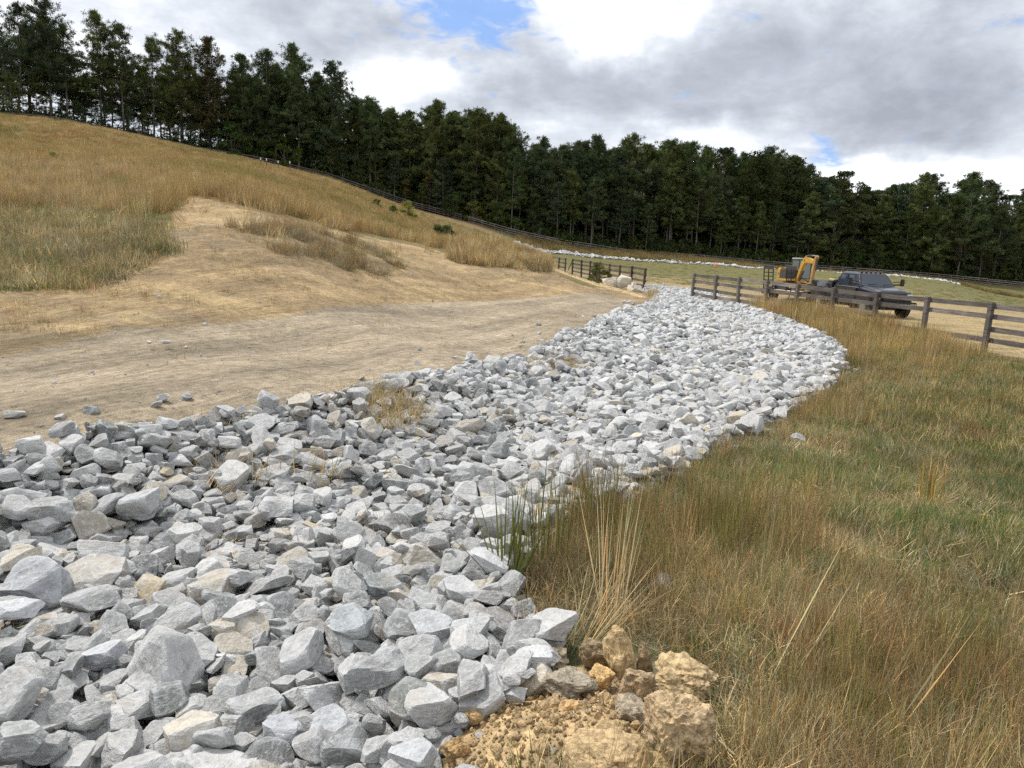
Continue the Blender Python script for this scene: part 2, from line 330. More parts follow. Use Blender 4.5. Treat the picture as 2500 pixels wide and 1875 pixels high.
def ground_material():
    m = bpy.data.materials.new('ground'); m.use_nodes = True; t = NT(m.node_tree); t.n.clear()
    a = t.add('ShaderNodeAttribute', attribute_name='col'); g = t.add('ShaderNodeNewGeometry'); pos = g.outputs['Position']
    f1 = t.noise(pos, 9, 6, .65); f2 = t.noise(pos, 55, 4, .7); f3 = t.noise(t.mapping(t.mapping(pos, rot=(0, 0, -1.12)), (.8, 7.0, 2)), 2.6, 7, .72)
    v_ = t.math('ADD', t.math('MULTIPLY', f1, .8), t.math('ADD', t.math('MULTIPLY', f2, .9), t.math('MULTIPLY', f3, .9)))
    k = t.ramp(v_, .98, 1.64, .34, 1.56, False)
    c = t.mix(1.0, a.outputs['Color'], t.add('ShaderNodeCombineColor', {0: k, 1: k, 2: k}).outputs[0], 'MULTIPLY')
    st = t.add('ShaderNodeTexVoronoi', {'Vector': t.mapping(pos, (1, 3.2, 1), rot=(0, 0, .5)), 'Scale': 26., 'Randomness': 1.}, feature='F1')
    sp = t.ramp(st.outputs['Distance'], .10, .20, 1, 0)
    spn = t.math('MULTIPLY', sp, t.ramp(t.noise(pos, 3, 4), .48, .62))
    c = t.mix(t.math('MULTIPLY', spn, .35), c, (.50, .42, .28))
    b = t.add('ShaderNodeBump', {'Strength': .9, 'Distance': .05, 'Height': t.math('ADD', t.math('MULTIPLY', f1, .6), t.math('ADD', t.math('MULTIPLY', f2, .25), t.math('MULTIPLY', f3, .8)))})
    p = t.add('ShaderNodeBsdfPrincipled', {'Base Color': c, 'Roughness': .95, 'Normal': b.outputs[0]}); p.inputs['Specular IOR Level'].default_value = .15
    t.l.new(p.outputs[0], t.add('ShaderNodeOutputMaterial').inputs[0]); return m
GM = ground_material()
fz = np.max(gzone[GF], axis=1)
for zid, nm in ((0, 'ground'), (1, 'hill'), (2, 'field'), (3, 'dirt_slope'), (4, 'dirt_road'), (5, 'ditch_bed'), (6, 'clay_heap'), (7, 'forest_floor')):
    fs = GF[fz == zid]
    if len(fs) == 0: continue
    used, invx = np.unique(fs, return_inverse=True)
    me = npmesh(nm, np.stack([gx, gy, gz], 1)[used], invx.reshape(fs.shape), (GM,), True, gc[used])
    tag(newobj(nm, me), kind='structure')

# ------------------------------------------------------------------ materials
def simple(name, col, rough=.6, metal=0., bump=0., bscale=20, var=.0, vscale=3, coat=0, spec=.5):
    m = bpy.data.materials.new(name); m.use_nodes = True; t = NT(m.node_tree); t.n.clear()
    tcn = t.add('ShaderNodeTexCoord'); o_ = tcn.outputs['Object']; p = t.add('ShaderNodeBsdfPrincipled', {'Roughness': rough, 'Metallic': metal})
    p.inputs['Specular IOR Level'].default_value = spec; p.inputs['Coat Weight'].default_value = coat
    if var:
        n = t.noise(o_, vscale, 6, .65); k = t.ramp(n, .25, .75, 1-var, 1+var, False)
        c = t.mix(1., col, t.add('ShaderNodeCombineColor', {0: k, 1: k, 2: k}).outputs[0], 'MULTIPLY'); t.l.new(c, p.inputs['Base Color'])
    else: p.inputs['Base Color'].default_value = tuple(col)+(1,)
    if bump:
        b = t.add('ShaderNodeBump', {'Strength': bump, 'Distance': .02, 'Height': t.noise(o_, bscale, 5, .6)}); t.l.new(b.outputs[0], p.inputs['Normal'])
    t.l.new(p.outputs[0], t.add('ShaderNodeOutputMaterial').inputs[0]); return m
def rock_material(name, instanced, clay=False):
    m = bpy.data.materials.new(name); m.use_nodes = True; t = NT(m.node_tree); t.n.clear()
    g = t.add('ShaderNodeNewGeometry'); pos = g.outputs['Position']; tcn = t.add('ShaderNodeTexCoord')
    if instanced: base = t.add('ShaderNodeAttribute', attribute_name='tint', attribute_type='INSTANCER').outputs['Color']
    else: base = t.add('ShaderNodeObjectInfo').outputs['Color']
    ob = tcn.outputs['Object']
    n1 = t.noise(pos, 9, 5, .6); n2 = t.noise(pos, 60, 4, .7); n4 = t.noise(t.mapping(ob, (1, 1, 5)), 3.5, 6, .65, .6)
    v_ = t.math('ADD', t.math('MULTIPLY', n1, .5), t.math('ADD', t.math('MULTIPLY', n2, .5), t.math('MULTIPLY', n4, .7)))
    k = t.ramp(v_, .52, 1.18, .50, 1.42, False)
    c = t.mix(1., base, t.add('ShaderNodeCombineColor', {0: k, 1: k, 2: k}).outputs[0], 'MULTIPLY')
    vein = t.math('ABSOLUTE', t.math('SUBTRACT', t.noise(ob, 3.2, 5, .6, 1.0), .5))
    vm = t.ramp(vein, .0, .02, .6, 0)
    pt = t.math('MULTIPLY', t.ramp(g.outputs['Pointiness'], .50, .56), .55)
    if not clay:
        c = t.mix(vm, c, (.60, .61, .61)); c = t.mix(pt, c, (.56, .57, .57))
        dust = t.math('MULTIPLY', t.ramp(t.noise(pos, 2.4, 4, .6), .52, .72), t.ramp(t.add('ShaderNodeSeparateXYZ', {0: g.outputs['Normal']}).outputs[2], .45, .95))
        c = t.mix(t.math('MULTIPLY', dust, .32), c, (.42, .355, .26))
    else:
        pit_shade = t.ramp(t.noise(pos, 38, 6, .8), .38, .60, .50, 1.12)  # shade of small pits put into the clay colour by noise
        c = t.mix(1., c, t.add('ShaderNodeCombineColor', {0: pit_shade, 1: pit_shade, 2: pit_shade}).outputs[0], 'MULTIPLY')
    hgt = t.math('ADD', t.math('MULTIPLY', n2, .3), t.math('ADD', t.math('MULTIPLY', n1, .7), t.math('MULTIPLY', n4, .4)))
    b = t.add('ShaderNodeBump', {'Strength': .9 if not clay else 1., 'Distance': .03, 'Height': hgt})
    p = t.add('ShaderNodeBsdfPrincipled', {'Base Color': c, 'Roughness': .82, 'Normal': b.outputs[0]}); p.inputs['Specular IOR Level'].default_value = .3
    t.l.new(p.outputs[0], t.add('ShaderNodeOutputMaterial').inputs[0]); return m
def leaf_material(name, instanced=True, trans=.25, dark=1.0):
    m = bpy.data.materials.new(name); m.use_nodes = True; t = NT(m.node_tree); t.n.clear()
    if instanced: base = t.add('ShaderNodeAttribute', attribute_name='tint', attribute_type='INSTANCER').outputs['Color']
    else: base = t.add('ShaderNodeObjectInfo').outputs['Color']
    a = t.add('ShaderNodeAttribute', attribute_name='col')
    c = t.mix(1., base, a.outputs['Color'], 'MULTIPLY')
    g = t.add('ShaderNodeNewGeometry'); k = t.ramp(t.noise(g.outputs['Position'], .9 if not instanced else .6, 3), .3, .7, .75, 1.25, False)
    c = t.mix(1., c, t.add('ShaderNodeCombineColor', {0: k, 1: k, 2: k}).outputs[0], 'MULTIPLY')
    df = t.add('ShaderNodeBsdfDiffuse', {'Color': c}); tr = t.add('ShaderNodeBsdfTranslucent', {'Color': c})
    mx = t.add('ShaderNodeMixShader', {0: trans, 1: df.outputs[0], 2: tr.outputs[0]})
    t.l.new(mx.outputs[0], t.add('ShaderNodeOutputMaterial').inputs[0]); return m
MR_I, MR_O, MCLAY = rock_material('rock_scattered', True), rock_material('rock', False), rock_material('clay', False, True)
MCLAY_I = rock_material('clay_scattered', True, True)
MGRASS, MGRASS_O, MLEAF = leaf_material('grass', True), leaf_material('grass_tuft', False), leaf_material('foliage', False, .18)
MBARK = simple('bark', (.16, .135, .115), .95, bump=.6, bscale=12, var=.35, vscale=4)
def wood_material():
    m = bpy.data.materials.new('weathered_wood'); m.use_nodes = True; t = NT(m.node_tree); t.n.clear()
    g = t.add('ShaderNodeNewGeometry'); n = t.noise(t.mapping(g.outputs['Position'], (1.2, .5, 14)), 3, 6, .7); n2 = t.noise(g.outputs['Position'], 1.1, 4, .6)
    c = t.mix(t.ramp(n, .35, .65), (.045, .040, .038), (.16, .145, .13)); c = t.mix(t.ramp(n2, .4, .62, 0, .75), c, (.06, .053, .05))
    base = t.add('ShaderNodeObjectInfo').outputs['Color']; c = t.mix(1., c, base, 'MULTIPLY')
    b = t.add('ShaderNodeBump', {'Strength': .5, 'Distance': .01, 'Height': n})
    p = t.add('ShaderNodeBsdfPrincipled', {'Base Color': c, 'Roughness': .85, 'Normal': b.outputs[0]})
    t.l.new(p.outputs[0], t.add('ShaderNodeOutputMaterial').inputs[0]); return m
MWOOD = wood_material()

# ------------------------------------------------------------------ rocks
def ico(sub):
    bm = bmesh.new(); bmesh.ops.create_icosphere(bm, subdivisions=sub, radius=1); V = np.array([v.co for v in bm.verts]); F = np.array([[v.index for v in f.verts] for f in bm.faces]); bm.free(); return V, F
ICO = {k: ico(k) for k in (2, 3, 4, 5)}
def rock_shape(seed, sub, dims, cuts=13, rough=.035, lo=.55, hi=.86):
    g = np.random.default_rng(seed); V, F = ICO[sub]; v = V*np.array(dims)*1.15
    ns = g.normal(size=(cuts, 3)); ns /= np.linalg.norm(ns, axis=1)[:, None]
    ns[0] = (g.normal()*.12, g.normal()*.12, 1); ns[1] = (g.normal()*.15, g.normal()*.15, -1)
    for _ in range(3):
        for n in ns:
            n = n/np.linalg.norm(n); sup = np.sqrt(((np.array(dims)*n)**2).sum()); d_ = sup*g.uniform(lo, hi) if _ == 0 else n_d[tuple(n)]
            if _ == 0:
                try: n_d[tuple(n)] = d_
                except NameError: n_d = {tuple(n): d_}
            e = v@n-d_; v = v-np.maximum(e, 0)[:, None]*n
    vn = v/(np.linalg.norm(v, axis=1)[:, None]+1e-9)
    f = fbm(v*2.2+seed*3.7, 4, seed, .6); f2 = 1-2*abs(fbm(v*np.array([4, 4, 9])+seed*1.3, 3, seed+5)); st = np.round(fbm(v*1.6+seed, 2, seed+9)*4)/4
    v = v+vn*((f*rough*1.7+f2*rough*.55+st*rough*1.6)[:, None]); return v/np.ptp(v[:, :2], axis=0).max(), F
DIMS = [(1, .78, .55), (1, .62, .5), (1, .85, .38), (1, .7, .7), (1, .55, .33), (1, .9, .62), (1, .72, .45), (1, .8, .8), (1, .66, .28), (1, .5, .45)]
NV = 20
def rock_set(sub, mat, nm, smooth=False):
    out = []
    for i in range(NV):
        v, f = rock_shape(100+i, sub, DIMS[i % 10], 9+i % 6); out.append(npmesh(nm, v, f, (mat,), smooth))
    return out
rock_near = rock_set(4, MR_O, 'riprap_rock'); rock_inst_hi = rock_set(4, MR_I, 'rock_high'); rock_inst_mid = rock_set(3, MR_I, 'rock_mid'); rock_inst_lo = rock_set(2, MR_I, 'rock_low')
ZH = [float(np.ptp(np.array([v.co.z for v in m.vertices]))) for m in rock_inst_lo]

def rock_tint(n, g=rng, tanp=None):
    """base colours: pale blue-grey granite, some tan, some dark"""
    v_ = np.clip(g.normal(.42, .085, n), .20, .64); c = np.stack([v_*1.015, v_*1.0, v_*.965], 1)
    q = g.random(n); tp = .09 if tanp is None else tanp
    t_ = q < tp; c[t_] = c[t_]*np.array([1.08, .98, .82]); dk = (q > .90); c[dk] *= np.array([.60, .62, .62])
    y_ = (q > .89) & (q < .90); c[y_] = c[y_]*np.array([1.16, .98, .70]); return c
# heightmap pile
HX0, HX1, HY0, HY1, HC = -7.5, 14.5, 1.2, 50.0, .04
nx, ny = int((HX1-HX0)/HC), int((HY1-HY0)/HC)
hxs = HX0+(np.arange(nx)+.5)*HC; hys = HY0+(np.arange(ny)+.5)*HC
hxx, hyy = np.meshgrid(hxs, hys)
HB = zf(hxx[::4, ::4].ravel(), hyy[::4, ::4].ravel(), False).reshape(hxx[::4, ::4].shape)
HB = np.repeat(np.repeat(HB, 4, 0), 4, 1)[:ny, :nx]; H = HB.copy()
hpx, hpy, _ = project(np.stack([hxx.ravel(), hyy.ravel(), HB.ravel()], 1))
jr = fbm(np.stack([hxx.ravel(), hyy.ravel()], 1)*1.3, 3, 77)
dist_h = np.hypot(hxx, hyy).ravel()
INROCK = (pip(hpx+jr*70*np.clip(4/dist_h, .1, 1), hpy+jr*45*np.clip(4/dist_h, .1, 1), ROCK)).reshape(ny, nx)
cells = np.argwhere(INROCK); print('rock cells', len(cells))
# berm thickening along the road side edge
rocks = []      # x,y,z, size, variant, yaw, tiltx, tilty
def settle(x, y, size, var, yaw, sink=.28):
    a = .5*size*.92; b = a*DIMS[var % 10][1]; c = .5*size*ZH[var]
    ix = int((x-HX0)/HC); iy = int((y-HY0)/HC); k = int(a/HC)+1
    xa, xb, ya, yb = max(ix-k, 0), min(ix+k+1, nx), max(iy-k, 0), min(iy+k+1, ny)
    if xb-xa < 2 or yb-ya < 2: return None
    X = hxs[xa:xb][None, :]-x; Y = hys[ya:yb][:, None]-y; cu_, su = math.cos(yaw), math.sin(yaw)
    U = (X*cu_+Y*su)/a; V_ = (-X*su+Y*cu_)/b; q = 1-U*U-V_*V_; ins = q > 0.02
    if not ins.any(): return None
    sub = H[ya:yb, xa:xb]; hh = np.sqrt(np.clip(q, 0, 1))*c
    # resting height : where the lower half first meets the pile, softened
    need = (sub+hh)[ins]; zc = np.percentile(need, 78)-sink*c
    base = HB[iy if iy < ny else ny-1, ix if ix < nx else nx-1]; zc = max(zc, base+.15*c)
    top = zc+hh*.92; sub[ins] = np.maximum(sub, top)[ins]
    wts = ins & (q > .1)
    if wts.sum() > 6:
        gxs = (np.broadcast_to(X, q.shape))[wts]; gys = (np.broadcast_to(Y, q.shape))[wts]; 
    return zc, base
sizes_med = .107
def try_rock(n, over):
    """n candidates; each looks at a few spots and takes the lowest part of the pile"""
    for _ in range(n):
        best = None
        w = 5
        idx = rng.integers(0, len(cells), w)
        for i in idx:
            iy, ix = cells[i]; h = H[iy, ix]-HB[iy, ix]
            if best is None or h < best[0]: best = (h, iy, ix)
        h, iy, ix = best; x = hxs[ix]+rng.uniform(-.5, .5)*HC; y = hys[iy]+rng.uniform(-.5, .5)*HC
        r = math.hypot(x, y)
        s = float(np.clip(rng.lognormal(math.log(sizes_med*(1+.22*min(1, max(0, (r-6)/14)))), .38), .05, .30))
        if h > over: continue
        var = int(rng.integers(0, NV)); yaw = rng.uniform(0, 2*math.pi); q = settle(x, y, s, var, yaw)
        if q is None: continue
        big = rng.random() < .22
        rocks.append([x, y, q[0], s, var, yaw, rng.normal(0, .65 if big else .33), rng.normal(0, .6 if big else .33)])
try_rock(66000, .112)
print('rocks', len(rocks))
# rocks that stand out in the photo: px, py, width px, variant, tint, label
FEAT = [(240, 1400, 165, 2, (.43, .40, .35), 'largest flat-topped boulder with a tan dusty top in the left foreground'),
        (1065, 1530, 150, 0, (.47, .475, .475), 'big pale wedge-shaped rock left of the dry grass tuft'),
        (1000, 1720, 125, 5, (.185, .205, .20), 'dark greenish-grey square rock near the clay heap'),
        (938, 1432, 100, 6, (.20, .215, .215), 'dark striped rock lying above the pale wedge-shaped rock'),
        (1310, 1625, 92, 3, (.58, .585, .585), 'bright whitish rock between the clay heap and the dry tuft'),
        (1155, 1545, 100, 7, (.45, .45, .44), 'tall rounded grey rock right of the big pale wedge'),
        (1025, 1620, 120, 1, (.40, .395, .38), 'grey-tan slanting rock below the big pale wedge'),
        (930, 1660, 150, 4, (.33, .33, .32), 'long leaning slab just left of the dark square rock'),
        (820, 1790, 118, 0, (.44, .45, .46), 'pointed light grey rock standing near the bottom edge'),
        (700, 1770, 110, 6, (.42, .43, .45), 'narrow bluish-grey rock tilted beside the pointed rock'),
        (350, 1275, 95, 7, (.48, .48, .475), 'pale many-sided upright rock above the flat-topped boulder'),
        (265, 1262, 88, 5, (.37, .37, .365), 'grey speckled block left of the pale upright rock'),
        (130, 1225, 110, 0, (.34, .335, .325), 'brown-grey leaning rock near the left edge'),
        (90, 1430, 150, 1, (.36, .37, .38), 'long blue-grey rock with a ridge at the left edge'),
        (30, 1510, 110, 9, (.55, .555, .56), 'white-banded rock at the left edge below the blue-grey one'),
        (250, 1590, 105, 3, (.50, .51, .52), 'rounded bluish-white rock in the lower left'),
        (1140, 1800, 120, 5, (.38, .385, .385), 'blocky grey rock touching the left side of the clay heap'),
        (1010, 1850, 110, 3, (.47, .475, .48), 'pale rock at the bottom edge left of the clay heap'),
        (620, 1700, 140, 8, (.36, .36, .35), 'long thin slab pointing up right near the bottom middle'),
        (860, 1545, 105, 6, (.36, .385, .39), 'greenish banded slab above the middle of the foreground'),
        (480, 1590, 120, 2, (.40, .40, .385), 'broad tan-grey slab in the lower left foreground'),
        (1130, 1430, 105, 6, (.49, .49, .48), 'pale blocky rock standing at the grass edge'),
        (1200, 1375, 110, 3, (.60, .60, .60), 'large white rock half behind the green grass stalks'),
        (700, 1130, 80, 0, (.40, .40, .395), 'broad pale rock in the middle of the channel')]
feat_rows = []
for (px, py, wpx, var, tint, lab) in FEAT:
    p = atZ(px, py+12, .72 if px < 1100 else .82); z0 = zf(p[0], p[1])[0]; p = atZ(px, py+wpx*.18, z0+.13)
    dist = np.linalg.norm(p-CAM); s = wpx/FPX*dist*.93; yaw = rng.uniform(-.5, .5)
    q = settle(p[0], p[1], s, var, yaw, .45)
    feat_rows.append([p[0], p[1], q[0], s, var, yaw, rng.normal(0, .18)+.12, rng.normal(0, .15)]+list(tint)+[lab])
nst = 0
while nst < 260:
    i_ = rng.integers(0, len(cells)); iy, ix = cells[i_]; a_ = rng.uniform(0, 6.28); q_ = rng.exponential(.35)+.05; x_ = hxs[ix]+q_*math.cos(a_); y_ = hys[iy]+q_*math.sin(a_); jx_ = int((x_-HX0)/HC); jy_ = int((y_-HY0)/HC)
    if not (0 < jx_ < nx and 0 < jy_ < ny) or INROCK[jy_, jx_] or math.hypot(x_, y_) < 3.4: continue
    s_ = float(rng.uniform(.05, .17)); v_i = int(rng.integers(0, NV)); yw_ = rng.uniform(0, 6.28); q_ = settle(x_, y_, s_, v_i, yw_); nst += 1
    if q_: rocks.append([x_, y_, q_[0], s_, v_i, yw_, rng.normal(0, .3), rng.normal(0, .3)])
RK = np.array(rocks); tints = rock_tint(len(RK))
# yellowish stones collect along the grassy bank and by the gate
pxr, pyr, _ = project(RK[:, :3]); yl = pip(pxr, pyr, [(1380, 1180), (1480, 1160), (1720, 1100), (1700, 1200), (1400, 1300), (1280, 1320)]) & (rng.random(len(RK)) < .40)
tints[yl] *= np.array([1.18, .98, .68]); up_ = pip(pxr, pyr, [(1640, 760), (1800, 770), (1850, 850), (1700, 860), (1600, 800)]) & (rng.random(len(RK)) < .18); tints[up_] *= np.array([1.2, 1.0, .72])
wl = pip(pxr, pyr, [(1350, 880), (1600, 750), (2080, 830), (2080, 950), (1700, 1130), (1250, 1350), (1150, 1400), (1200, 1250)]); tints[wl] *= 1.06  # brighter exposure of the far stones put into their tint
dist = np.linalg.norm(RK[:, :3]-CAM, axis=1); apx = RK[:, 3]/dist*FPX
vis_ = (pxr > -60) & (pxr < 2560) & (pyr > 0) & (pyr < 1990)
order = np.argsort(-(apx*vis_)); NIND = 296-len(FEAT)
# only rocks lying on top count as individually visible
hh_i = np.clip(((RK[:, 1]-HY0)/HC).astype(int), 0, ny-1); hx_i = np.clip(((RK[:, 0]-HX0)/HC).astype(int), 0, nx-1)
topness = H[hh_i, hx_i]-RK[:, 2]; onTop = topness < RK[:, 3]*.55
score = apx*vis_*np.where(onTop, 1, .35); order = np.argsort(-score); ind = order[:NIND]; rest = np.setdiff1d(np.arange(len(RK)), ind)
def tone(t_):
    m = float(np.mean(t_)); w = t_[0]/t_[2]
    if w > 1.3: return 'yellowish tan'
    if w > 1.12: return 'tan-grey'
    return 'dark slate-grey' if m < .27 else 'medium grey' if m < .38 else 'light grey' if m < .45 else 'pale whitish-grey'
SHP = ['blocky', 'wedge-shaped', 'flat slab-like', 'chunky', 'thin slab-like', 'squarish', 'lopsided', 'rounded', 'plate-like', 'long narrow']
def where(px, py):
    if px > 1150 and py > 1480: return 'between clay and grass'
    if px > 1000 and py > 1600: return 'left of the clay heap'
    if px > 1000 and py > 1200: return 'along the grassy bank'
    if py > 1750: return 'at the bottom edge, ' + ('left corner' if px < 330 else 'middle' if px > 680 else 'centre left')
    if px < 130: return 'low at the left edge' if py > 1500 else 'midway up the left edge'
    if py > 1580: return 'in the foreground, ' + ('lower left' if px < 450 else 'lower centre')
    if py > 1380: return 'by the flat-topped boulder' if px < 520 else 'in the centre foreground'
    if py < 1150: return 'on the edge by the road'
    return 'above the flat-topped boulder' if px < 520 else 'in the middle of the channel'
GRP = 'grey riprap rocks filling the drainage channel'
def put_rock(row, tint, lab):
    o = bpy.data.objects.new('riprap_rock', rock_near[int(row[4])]); o.location = row[0:3]; o.scale = (row[3],)*3
    o.rotation_euler = (row[6], row[7], row[5]); o.color = (*tint, 1); link(o); tag(o, lab, 'rock', GRP)
for f_ in feat_rows: put_rock(f_[:8], f_[8:11], f_[11])
for i in ind:
    s_ = 'small' if apx[i] < 62 else 'medium' if apx[i] < 85 else 'large'
    put_rock([float(q) for q in RK[i]], tints[i], '%s %s %s rock %s' % (s_, tone(tints[i]), SHP[int(RK[i][4]) % 10], where(pxr[i], pyr[i])))
rr_ = RK[rest]; dr = dist[rest]
lod = np.where(dr < 8.5, 0, np.where(dr < 17, 1, 2))
protos = [proto('x', m) for m in rock_inst_hi+rock_inst_mid+rock_inst_lo]
# far strip of riprap by the woodland fence
sN = 2600; tt = rng.random(sN)*(len(STRIP)-1); k0 = tt.astype(int); fr = tt-k0; sxy = STRIP[k0]*(1-fr[:, None])+STRIP[np.minimum(k0+1, len(STRIP)-1)]*fr[:, None]; sxy = sxy+rng.normal(0, .75, (sN, 2))*np.array([.4, 1.])
wob = fbm(sxy*.2, 2, 5); keep = (wob > -.05-.35*(sxy[:, 0] < 42)) | (rng.random(sN) < .25); sxy = sxy[keep]; sN = len(sxy)
ss = np.clip(rng.lognormal(math.log(.38), .35, sN), .2, .9)
sz = zf(sxy[:, 0], sxy[:, 1])+ss*.18+rng.random(sN)*.18
allP = np.concatenate([rr_[:, :3], np.column_stack([sxy, sz])]); allR = np.concatenate([rr_[:, [6, 7, 5]], np.column_stack([rng.normal(0, .4, sN), rng.normal(0, .4, sN), rng.uniform(0, 6.28, sN)])])
o = scatter('riprap_rocks', protos, allP, allR, np.concatenate([rr_[:, 3], ss]), np.concatenate([tints[rest], rock_tint(sN)*1.2]), np.concatenate([rr_[:, 4]+NV*lod, rng.integers(0, NV, sN)+2*NV]).astype(int))
tag(o, 'countless broken grey stones filling the channel and lining the far field edge', 'rocks', kind='stuff')
# rubble and pebbles: on the road, between the stones, on the clay
gN = 9000; rr2 = np.exp(rng.uniform(math.log(1.8), math.log(30), gN)); th = rng.uniform(R(-40), R(38), gN); gxy = np.column_stack([rr2*np.sin(th), rr2*np.cos(th)]); gzv = zf(gxy[:, 0], gxy[:, 1])
qx, qy, _ = project(np.column_stack([gxy, gzv])); on_road = pip(qx, qy, ROAD) | pip(qx, qy, DIRT) & (rng.random(gN) < .35); in_rock = pip(qx, qy, ROCK); on_clay = pip(qx, qy, CLAY)
mk = (on_road & (rng.random(gN) < .28) | in_rock | on_clay & (rng.random(gN) < .3)); gxy, gzv, on_clay, in_rock, rr2 = gxy[mk], gzv[mk], on_clay[mk], in_rock[mk], rr2[mk]; gN = len(gxy)
gs = np.where(in_rock, rng.uniform(.03, .08, gN), np.clip(rng.lognormal(math.log(.014), .6, gN), .006, .06)*np.clip(rr2/6, .8, 1.6))
gt = rock_tint(gN, tanp=.5); gt[~in_rock] = gt[~in_rock]*.6+np.array(COL['road'])*.65; gt[in_rock] *= .6; gt[on_clay] = np.array(COL['clay'])*rng.uniform(.75, 1.1, (on_clay.sum(), 1))  # gravel among the rocks darkened too, painting deeper gap shade
o = scatter('gravel', [proto('x', m) for m in rock_inst_lo], np.column_stack([gxy, gzv+gs*.15]), rng.uniform(0, 6.28, (gN, 3)), gs, gt, rng.integers(0, NV, gN)); tag(o, 'loose pebbles and crumbs on the dirt road and clay', 'gravel', kind='stuff')
# clay crumbs on the heap
cN = 4200; cxy = np.array(MND[:2])+rng.normal(0, 1, (cN, 2))*np.array([.36, .32]); cz = zf(cxy[:, 0], cxy[:, 1]); qx, qy, _ = project(np.column_stack([cxy, cz])); mk = pip(qx, qy, CLAY); cxy, cz = cxy[mk], cz[mk]; cN = len(cxy)
cs = np.clip(rng.lognormal(math.log(.0085), .6, cN), .003, .038)
clay_lo = []
for i in range(8):
    v, f = rock_shape(400+i, 3, (1, .85, .75), 7, .10, .7, .95); clay_lo.append(npmesh('clay_crumb', v, f, (MCLAY_I,)))
o = scatter('clay_crumbs', [proto('x', m) for m in clay_lo], np.column_stack([cxy, cz+cs*.25]), rng.uniform(0, 6.28, (cN, 3)), cs, np.array(COL['clay'])*rng.uniform(1.0, 1.3, (cN, 1)), rng.integers(0, 8, cN)); tag(o, 'loose orange-tan clay crumbs on the heap', 'clay', kind='stuff')
# clay clods, each its own thing: px, py(centre), width px, height px, tint, label
CLODS = [(1523, 1595, 72, 125, (.56, .45, .28), 'upright pale clay clod standing on end beside the dark clod'),
         (1450, 1590, 82, 60, (.33, .27, .19), 'dark brown squarish clay clod under the dry grass tuft'),
         (1575, 1610, 40, 90, (.42, .34, .23), 'narrow clay clod leaning behind the upright one'),
         (1665, 1655, 150, 85, (.52, .42, .27), 'arched clay slab at the back right of the heap'),
         (1650, 1790, 150, 150, (.47, .38, .26), 'largest lumpy clay clod at the right of the heap'),
         (1480, 1838, 190, 62, (.52, .41, .26), 'long flat clay slab at the front of the heap'),
         (1385, 1668, 115, 60, (.36, .34, .30), 'flat grey stone sunk in the top of the clay heap'),
         (1550, 1665, 80, 75, (.42, .34, .24), 'crumbly round clay clod in the middle of the heap'),
         (1470, 1650, 62, 40, (.58, .42, .22), 'orange clay chunk below the dark clod'),
         (1500, 1785, 85, 45, (.53, .42, .26), 'slanting yellow clay chunk in front of the heap middle'),
         (1160, 1735, 70, 40, (.48, .36, .21), 'tan clay lump beside the blocky grey rock'),
         (1110, 1825, 75, 55, (.46, .33, .18), 'split brown clay lump at the left foot of the heap'),
         (1390, 1725, 48, 38, (.58, .42, .24), 'small orange clod on top of the clay heap'),
         (1540, 1735, 95, 50, (.40, .36, .30), 'grey-tan stone slab on the right slope of the heap'),
         (1600, 1855, 90, 40, (.52, .42, .27), 'low clay lump at the bottom edge right of the flat slab'),
         (1690, 1850, 80, 45, (.52, .43, .28), 'clay lump at the bottom edge beside the grass'),
         (1355, 1600, 62, 42, (.38, .34, .28), 'brown stone tucked behind the whitish rock')]
for i, (px, py, wp, hp, tint, lab) in enumerate(CLODS):
    p = atZ(px, py+hp*.4, .95); z0 = zf(p[0], p[1])[0]; p = atZ(px, py+hp*.42, z0+.01); dd = np.linalg.norm(p-CAM); w = wp/FPX*dd; h = hp/FPX*dd*1.1
    v, f = rock_shape(600+i, 5 if wp > 100 else 4, (1, .75, max(.35, min(1.0, hp/wp))), 14, .15, .6, .97)
    v = v*w; v[:, 2] *= h/np.ptp(v[:, 2]); v[:, 2] -= v[:, 2].min()+.10*h
    me = npmesh('clay_clod', v, f, (MCLAY,)); o = newobj('clay_clod', me); o.location = (p[0], p[1], z0); o.rotation_euler = (0, rng.normal(0, .08), rng.uniform(-.4, .4)); o.color = (tint[0]*1.12, tint[1]*1.02, tint[2]*.86, 1); tag(o, lab, 'clay clod', 'clay clods on the heap')
# pale boulders by the left fence end
for i, (px, py, wp, hp, lab) in enumerate(((1487, 690, 34, 20, 'pale boulder furthest left beside the fence end'), (1520, 694, 36, 30, 'tallest cream boulder by the end of the dark fence'), (1505, 686, 20, 16, 'small cream boulder tucked against the fence boards'), (1548, 694, 22, 20, 'rounded cream boulder just left of the fence end post'), (1552, 706, 32, 16, 'low white boulder nearest the rock channel'), (1495, 698, 26, 12, 'flat white stone in front of the pale boulders'))):
    p = atY(px, py+hp*.3, 40.5 if px < 1545 else 39.5); z0 = p[2]; w = wp/FPX*41*1.1
    v, f = rock_shape(700+i, 4, (1, .8, .7), 12, .04); v = v*w; v[:, 2] *= (hp/FPX*41*1.2)/np.ptp(v[:, 2]); v[:, 2] -= v[:, 2].min()
    zt = zf(p[0], p[1])[0]; o = newobj('boulder', npmesh('boulder', v, f, (MR_O,))); o.location = (p[0], p[1], min(zt, z0+.3)-.06); o.rotation_euler = (0, 0, rng.uniform(0, 3)); o.color = (.60, .53, .42, 1); tag(o, lab, 'boulder', 'pale boulders by the fence end')
